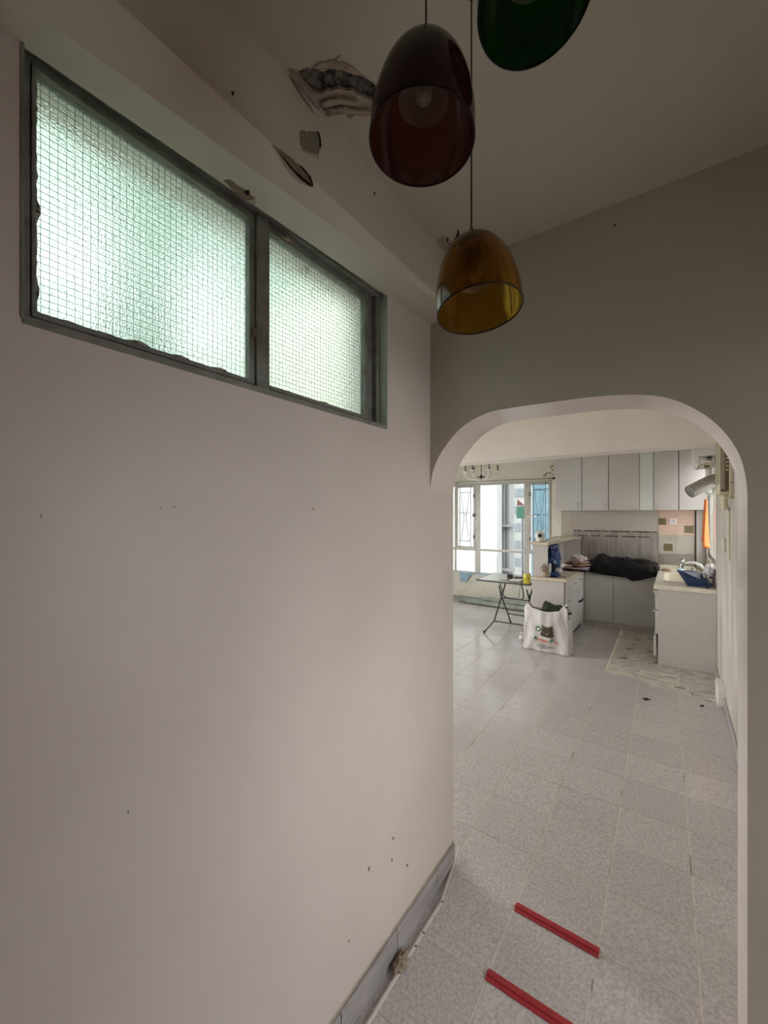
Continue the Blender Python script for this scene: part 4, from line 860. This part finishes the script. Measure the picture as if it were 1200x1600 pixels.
    text('A', 'bgreen', 190, 565, .062); text("nimo's", 'borange', 318, 598, .046); text('-', 'bgreen', 680, 640, .04); text('P', 'bgreen', 718, 672, .066); text('ro', 'borange', 828, 712, .046)
    for (x, y, L_, m_, h) in ((190, 612, 60, 'bgreen', 12), (270, 630, 420, 'borange', 10), (700, 690, 60, 'btan', 10), (180, 668, 420, 'btan', 6), (410, 712, 190, 'bblack', 14), (650, 765, 50, 'bblack', 14), (740, 785, 170, 'btan', 8), (290, 745, 520, 'bblack', 26), (400, 828, 280, 'bblack', 22)):
        k = 0
        while k < L_:      # rows of tiny unreadable print
            w_ = random.uniform(12, 34); w_ = min(w_, L_ - k); s_ = .205 if m_ == 'bblack' else .16
            pprint('small_print', m_, [Pz(x + k, y + k * s_), Pz(x + k + w_, y + (k + w_) * s_), Pz(x + k + w_, y + (k + w_) * s_ + h), Pz(x + k, y + k * s_ + h)], .004); k += w_ + 9
    return t
bag()
# dark green canvas boot/cloth sticking out
t = thing('canvas_roll', 'dark olive rolled canvas sticking out of the white carrier bag', 'cloth', (-1.2, 5.0, -1.2))
a_, b_ = Vector(ony(850, 948, 5.02)), Vector(ony(887, 957, 5.0)); mid_ = (a_ + b_) / 2 + Vector((0, 0, -.015)); pts = [a_, a_.lerp(mid_, .5), mid_, mid_.lerp(b_, .6), b_]
MB().tube(pts, [.075, .068, .055, .060, .062], 20, caps=False).build('cuff', 'olive', t, smooth=True).modifiers.new('thick', 'SOLIDIFY').thickness = .006
crumpball('canvas_fold', 'olive', None, None, tuple(Vector(ony(872, 954, 5.04))), (.13, .07, .06), 31, amp=.4, parent=t)
crumpball('canvas_fold', 'olive', None, None, tuple(Vector(ony(862, 962, 5.03))), (.20, .07, .05), 33, amp=.3, parent=t)
# small crumpled plastic by the bag
crumpball('plastic_scrap', 'cling', 'small crumpled clear bag on the floor at the table foot beside the carrier bag', 'plastic bag', (-1.572, 5.19, FZ + .045), (.03, .03, .05), 40, amp=.6)
# ------------------------------------------------------------------ FOLDING TABLE
t = thing('folding_table', 'grey folding table with pale top and steel tube legs by the far window', 'table', (-1.8, 5.5, FZ))
TZ = -.905
MB().prism([(-2.20, 5.235), (-1.50, 5.235), (-1.50, 5.95), (-2.20, 5.95)], [], fz(TZ), 0, .018).build('tabletop', 'tabtop', t, bevel=.004)
MB().prism([(-2.205, 5.23), (-1.495, 5.23), (-1.495, 5.955), (-2.205, 5.955)], [[(-2.199, 5.236), (-2.199, 5.949), (-1.501, 5.949), (-1.501, 5.236)]], fz(TZ - .003), 0, .022).build('edge_band', 'tube', t)
R_ = .0105
xl, xr = -1.985, -1.585
def leg(pts): return MB().tube(pts, R_, 10).build('leg', 'tube', t, smooth=True)
# frame one: splayed feet towards the camera, crossing to the back of the top
leg([(-2.09, 5.23, FZ + .01), (-1.985, 5.32, -1.44), (-1.95, 5.55, -1.10), (-1.94, 5.70, TZ)])
leg([(xr, 5.25, FZ + .01), (xr, 5.32, -1.44), (xr + .01, 5.55, -1.10), (xr + .03, 5.70, TZ)])
leg([(-1.96, 5.92, FZ + .01), (-1.965, 5.82, -1.44), (-1.965, 5.52, -1.12), (-1.965, 5.45, -.98)])
leg([(xr + .02, 5.92, FZ + .01), (xr + .01, 5.82, -1.44), (xr, 5.52, -1.12), (xr - .005, 5.45, -1.0)])
MB().tube([(-1.98, 5.32, -1.44), (xr, 5.32, -1.44)], .009, 8).build('crossbar', 'tube', t); MB().tube([(-1.965, 5.82, -1.44), (xr, 5.82, -1.44)], .009, 8).build('crossbar', 'tube', t)
MB().tube([(-1.955, 5.56, -1.165), (xr, 5.56, -1.165)], .009, 8).build('crossbar', 'tube', t)
MB().tube([(-1.93, 5.38, TZ), (-1.91, 5.42, -1.06), (-1.89, 5.43, -1.11), (-1.85, 5.44, -1.135), (-1.66, 5.44, -1.135), (-1.63, 5.43, -1.11), (-1.625, 5.42, -1.06), (-1.64, 5.38, TZ)], .009, 10).build('support_loop', 'tube', t, smooth=True)
for x in (-1.955, xr): MB().tube([(x - .015, 5.55, -1.09), (x + .015, 5.55, -1.09)], .014, 10).build('pivot', 'tube', t)
for x, y in ((-2.09, 5.23), (xr, 5.25), (-1.96, 5.92), (xr + .02, 5.92)): MB().tube([(x, y, FZ), (x, y, FZ + .035)], .014, 10).build('rubber_foot', 'black', t)
ZT = TZ + .0185
tag(box('flat_box', 'alu', None, -1.93, -1.82, 5.36, 5.48, ZT, ZT + .018, bevel=.003), 'flat grey box on the left of the table clutter', 'box')
t = thing('router', 'white router with black underside and aerials on the table', 'router', (-1.70, 5.34, ZT))
box('body', 'whiteplas', t, -1.77, -1.63, 5.30, 5.42, ZT + .006, ZT + .026, bevel=.006); box('underside', 'black', t, -1.77, -1.63, 5.295, 5.42, ZT, ZT + .007)
MB().tube([(-1.625, 5.40, ZT + .02), (-1.622, 5.41, ZT + .15)], .005, 6).build('aerial', 'black', t)
MB().tube([(-1.75, 5.42, ZT + .02), (-1.77, 5.43, ZT + .12)], .004, 6).build('aerial', 'whiteplas', t)
tag(box('black_adapter', 'black', None, -1.89, -1.82, 5.55, 5.62, ZT, ZT + .055, bevel=.006), 'black power adapter block behind the flat grey box', 'adapter')
tag(box('small_black_box', 'black', None, -1.66, -1.62, 5.50, 5.56, ZT, ZT + .05, bevel=.004), 'small black box behind the router by the yellow tin', 'box')
pts = []
for k in range(40): a = k * .5; pts.append((-1.75 + .09 * cos(a) + .02 * sin(a * 2.3), 5.50 + .05 * sin(a * 1.1), ZT + .012 + .022 * abs(sin(a * .7))))
tag(MB().tube(pts, .0035, 6).build('cable_tangle', 'black', smooth=True), 'tangled thin black cable on the folding table', 'cable')
tag(MB().tube([(-1.60, 5.33, ZT + .01), (-1.60, 5.22, ZT), (-1.605, 5.215, ZT - .04), (-1.62, 5.235, -.99), (-1.63, 5.25, -1.08)], .003, 6).build('hanging_cable', 'black', smooth=True), 'thin cable hanging off the table edge', 'cable')
t = thing('yellow_tin', 'yellow and green tin can at the right of the table', 'tin', (-1.545, 5.30, ZT))
MB().lathe([(0, 0), (.042, 0), (.044, .004), (.044, .118), (.042, .122)], 24, (-1.545, 5.30, ZT)).build('can', 'yellow', t, smooth='angle')
MB().lathe([(.045, .118), (.046, .128), (.038, .130), (0, .128)], 24, (-1.545, 5.30, ZT)).build('lid', 'cream', t, smooth='angle')
# cloths on the sill, tarpaulin on the floor
o = crumple('sill_cloth', 'bluecloth', None, -3.30, -2.55, YF - .03, YF + .045, W2[2] + .004, .012, 40, 8, 12, .008, seed=3); tag(o, 'light blue cloth spread along the far window sill', 'cloth')
t = MB(); vs = []
for k in range(9):
    for i in range(9): s_, q_ = i / 8, k / 8; vs.append((-3.26 + .24 * s_ * (1 - .55 * q_) + .02 * q_, YF - .036 - .008 * noise.noise(Vector((s_ * 4, q_ * 4, 1))), W2[2] + .004 - .16 * q_))
t.add(vs, [(k * 9 + i, k * 9 + i + 1, (k + 1) * 9 + i + 1, (k + 1) * 9 + i) for k in range(8) for i in range(8)])
o = t.build('hanging_cloth', 'bluecloth', smooth=True); o.modifiers.new('thick', 'SOLIDIFY').thickness = .003; tag(o, 'light blue cloth corner hanging down from the left of the sill', 'cloth')
t = thing('rolled_tarpaulin', 'grey-green rolled tarpaulin on the floor along the far wall', 'tarpaulin', (-2.6, 6.85, FZ))
for k, (r, yy, zz, xa2, xb2) in enumerate(((.045, 6.86, .045, -3.22, -1.75), (.04, 6.80, .04, -3.05, -1.80), (.035, 6.84, .105, -2.8, -1.9))):
    pts = []; rs = []
    for i in range(30):
        s_ = i / 29; x = xa2 + (xb2 - xa2) * s_; pts.append((x, yy - .05 * s_ + .012 * noise.noise(Vector((x * 4, k, 0))), FZ + zz + .004)); rs.append(r * (1 + .22 * noise.noise(Vector((x * 5, k, 3)))))
    vsb = MB().tube(pts, [min(q_, zz) for q_ in rs], 12); vsb.build('roll', 'greyclo', t, smooth=True)
# ------------------------------------------------------------------ CHANDELIER
cc = Vector(ony(752, 738, 5.9)); cc.z = 0
t = thing('chandelier', 'small six-arm chandelier with glass scrolls behind the beam', 'chandelier', (cc.x, cc.y, ZF))
MB().tube([(cc.x, cc.y, .56), (cc.x, cc.y, ZF)], .006, 8).build('stem', 'bronze', t)
MB().lathe([(0, .60), (.010, .60), (.012, .585), (.03, .575), (.062, .56), (.064, .55), (.02, .54), (.0, .53)], 20, (cc.x, cc.y, 0)).build('hub', 'bronze', t, smooth=True)
MB().lathe([(0, ZF), (.05, ZF), (.045, ZF - .02), (0, ZF - .03)], 20, (cc.x, cc.y, 0)).build('ceiling_rose', 'bronze', t, smooth=True)
for k in range(6):
    a = k * PI / 3 + .35; d = Vector((cos(a), sin(a), 0))
    P = lambda r, z: cc + d * r + Vector((0, 0, z))
    arm = MB().tube([P(.03, .565), P(.08, .535), P(.14, .525), P(.20, .545), P(.235, .585), P(.24, .625)], .012, 8).build('arm', 'crystal', t, smooth=True)
    MB().tube([P(.10, .60), P(.13, .63), P(.17, .62), P(.18, .585), P(.15, .57), P(.13, .585)], .009, 6).build('scroll', 'crystal', arm, smooth=True)
    dish = MB().lathe([(.0, .625), (.02, .627), (.045, .645), (.047, .65), (.02, .637), (0, .635)], 14, tuple(P(.24, 0))).build('drip_pan', 'crystal', t, smooth=True)
    MB().lathe([(0, .638), (.013, .638), (.013, .735), (0, .74)], 10, tuple(P(.24, 0))).build('candle_sleeve', 'sleeve', t, smooth=True)
    MB().lathe([(0, .42 + .06), (.007, .50), (.008, .515), (0, .53)], 6, tuple(P(.06, 0))).build('crystal_drop', 'crystal', t)
    MB().tube([P(.02, .545), P(.05, .52), P(.075, .535)], .006, 6).build('lower_scroll', 'crystal', t, smooth=True)
# ------------------------------------------------------------------ PENDANT LAMPS in the hall
def pendant(label, m, rimc, axis, R=.08, h=.148, tie=False, grp='coloured glass pendants'):
    ax = Vector(axis).normalized(); rot = Vector((0, 0, 1)).rotation_difference(ax).to_matrix().to_4x4()
    t = thing('pendant_lamp', label, 'lamp', (rimc[0], rimc[1], rimc[2]), grp)
    prof = []
    for k in range(25):
        q_ = PI / 2 * k / 24; prof.append((R * cos(q_) ** .80 * (1 - .0 * q_), h * sin(q_) ** 1.0))
    prof = [(R * .975, 0)] + [(R * (.975 + .025 * min(1, z / (.25 * h))) * (r / R), z) for r, z in prof[1:]]
    prof[-1] = (.004, h)
    inner = [(max(r - .003, .003), z - (.003 if i > 12 else 0)) for i, (r, z) in enumerate(prof)][::-1]
    def put(mb, name, mm, par=t, sm=True):
        o = mb.build(name, mm, par, smooth=sm, loc=True)
        o.data.transform(rot); return o
    sh = put(MB().lathe(prof, 64), 'glass_shade', m)
    rim = put(MB().tube([(R * .975 * cos(2 * PI * k / 64), R * .975 * sin(2 * PI * k / 64), 0) for k in range(64)], .0017, 8, closed=True), 'rim', m + 'rim')
    ir = R * .47
    put(MB().lathe([(ir, h * .42), (ir * 1.02, h * .55), (ir * .94, h * .72), (ir * .7, h * .88), (ir * .3, h * .95), (.012, h * .96)], 40), 'inner_glass', 'frost')
    put(MB().lathe([(0, h * .42), (.008, h * .425), (.013, h * .48), (.012, h * .54), (.007, h * .60), (.007, h * .62)], 16), 'bulb', 'bulb')
    put(MB().tube([(-.004, 0, h * .61), (-.003, 0, h * .52), (0, 0, h * .49), (.003, 0, h * .52), (.004, 0, h * .61)], .0013, 6), 'filament', 'chrome')
    put(MB().lathe([(.0, h * .61), (.009, h * .61), (.014, h * .68), (.016, h * .92), (.022, h * .93), (.022, h * .975), (0, h * .98)], 20), 'lamp_holder', 'cap')
    apex = Vector(rimc) + ax * h
    top = Vector((apex.x, apex.y, ZC))
    def world(mb, name, mm): return mb.build(name, mm, t, smooth=True)
    world(MB().tube([apex - ax * .012, apex + Vector((0, 0, .006)), top], .0016, 8), 'cord', 'cord')
    world(MB().lathe([(.0, 0), (.006, 0), (.006, -.001), (0, -.002)], 24, tuple(top)), 'ceiling_cup', 'cap')
    if tie: world(MB().lathe([(.004, .0), (.0055, .003), (.0048, .018), (.0028, .024), (.002, .026)], 10, tuple(apex + Vector((0, 0, -.001)))), 'cord_grip', 'cap')
    else: world(MB().lathe([(.003, 0), (.0035, .004), (.002, .008)], 10, tuple(apex)), 'cord_grip', 'cap')
    return t
for k, c in (('amber', (.035, .018, .006)), ('ruby', (.016, .004, .006)), ('bottle', (.002, .008, .003))): M[k + 'rim'] = mat(k + '_rim_edge', c, .5, spec=.2)
pendant('amber glass dome pendant hanging lowest, slightly tilted, in front of the partition wall', 'amber', (-.299, .725, .381), (-.132, .055, 1), tie=True)
pendant('dark ruby red glass dome pendant, middle height, nearest the beam', 'ruby', (-.312, .533, .562), (.01, .075, 1), h=.150)
pendant('dark green glass dome pendant, highest, cut off by the top of the photo', 'bottle', (-.165, .60, .733), (-.10, .12, 1))
# ------------------------------------------------------------------ SMALL THINGS ON THE HALL FLOOR
def redstrip(label, p0, p1, wd):
    a = Vector((*p0, 0)); b = Vector((*p1, 0)); d = (b - a).normalized(); n = Vector((-d.y, d.x, 0)); mb = MB(); prof = [(-wd / 2, 0), (-wd / 2, .004), (-wd * .22, .0045), (-wd * .12, .010), (wd * .12, .010), (wd * .22, .0045), (wd / 2, .004), (wd / 2, 0)]
    V = [a + n * x + Vector((0, 0, FZ + .0004 + z)) for x, z in prof] + [b + n * x + Vector((0, 0, FZ + .0004 + z)) for x, z in prof]; k = len(prof)
    mb.add(V, [(i, (i + 1) % k, k + (i + 1) % k, k + i) for i in range(k)] + [tuple(range(k)), tuple(range(k, 2 * k))])
    tag(mb.build('floor_strip', 'red'), label, 'strip', 'red strips on the tile joints')
redstrip('red ridged plastic strip lying on the tile joint, farther of the two', (-.529, 1.660), (-.226, 1.659), .040)
redstrip('red ridged plastic strip lying on the tile joint, nearer the camera', (-.532, 1.358), (-.20, 1.362), .040)
sp_ = [onz(717, 1325, FZ + .02), onz(707, 1357, FZ + .012), onz(690, 1409, FZ + .006), onz(662, 1455, FZ + .006), onz(622, 1522, FZ + .006), onz(575, 1600, FZ + .006)]
sp_.append(tuple(Vector(sp_[-1]) * 2 - Vector(sp_[-2])))
t = thing('loose_trunking', 'thin white plastic strip lying loose along the left wall skirting', 'strip', (sp_[3][0], sp_[3][1], FZ))
mb = MB(); V = []; F = []
for i, p in enumerate(sp_):
    d = (Vector(sp_[min(i + 1, len(sp_) - 1)]) - Vector(sp_[max(i - 1, 0)])); d.z = 0; d.normalize(); n = Vector((d.y, -d.x, 0)); p = Vector(p)
    V += [p - n * .0035 + Vector((0, 0, -.005)), p + n * .0035 + Vector((0, 0, -.005)), p + n * .0035 + Vector((0, 0, .006)), p - n * .0035 + Vector((0, 0, .006))]
for i in range(len(sp_) - 1):
    for k in range(4): F.append((i * 4 + k, i * 4 + (k + 1) % 4, i * 4 + 4 + (k + 1) % 4, i * 4 + 4 + k))
F += [(0, 1, 2, 3), tuple(len(V) - 4 + k for k in range(4))]
mb.add(V, F).build('strip', 'pvc', t)
for u, v in ((691, 1409), (662, 1457), (650, 1478)):
    p = Vector(onz(u, v, FZ + .013)); box('nail', 'iron', t, p.x - .003, p.x + .003, p.y - .003, p.y + .003, p.z - .002, p.z + .001)
crumpball('crumpled_paper', 'brownpaper', 'crumpled brown paper scrap wedged between skirting and white strip', 'paper', tuple(Vector(onz(626, 1503, FZ + .014))), (.018, .040, .015), 50, amp=.7, flat=.9)
# ------------------------------------------------------------------ lift everything so that the floor is at z = 0
bpy.context.view_layer.update()
for o in list(S.objects):
    if o.parent is None: o.location.z += 1.6
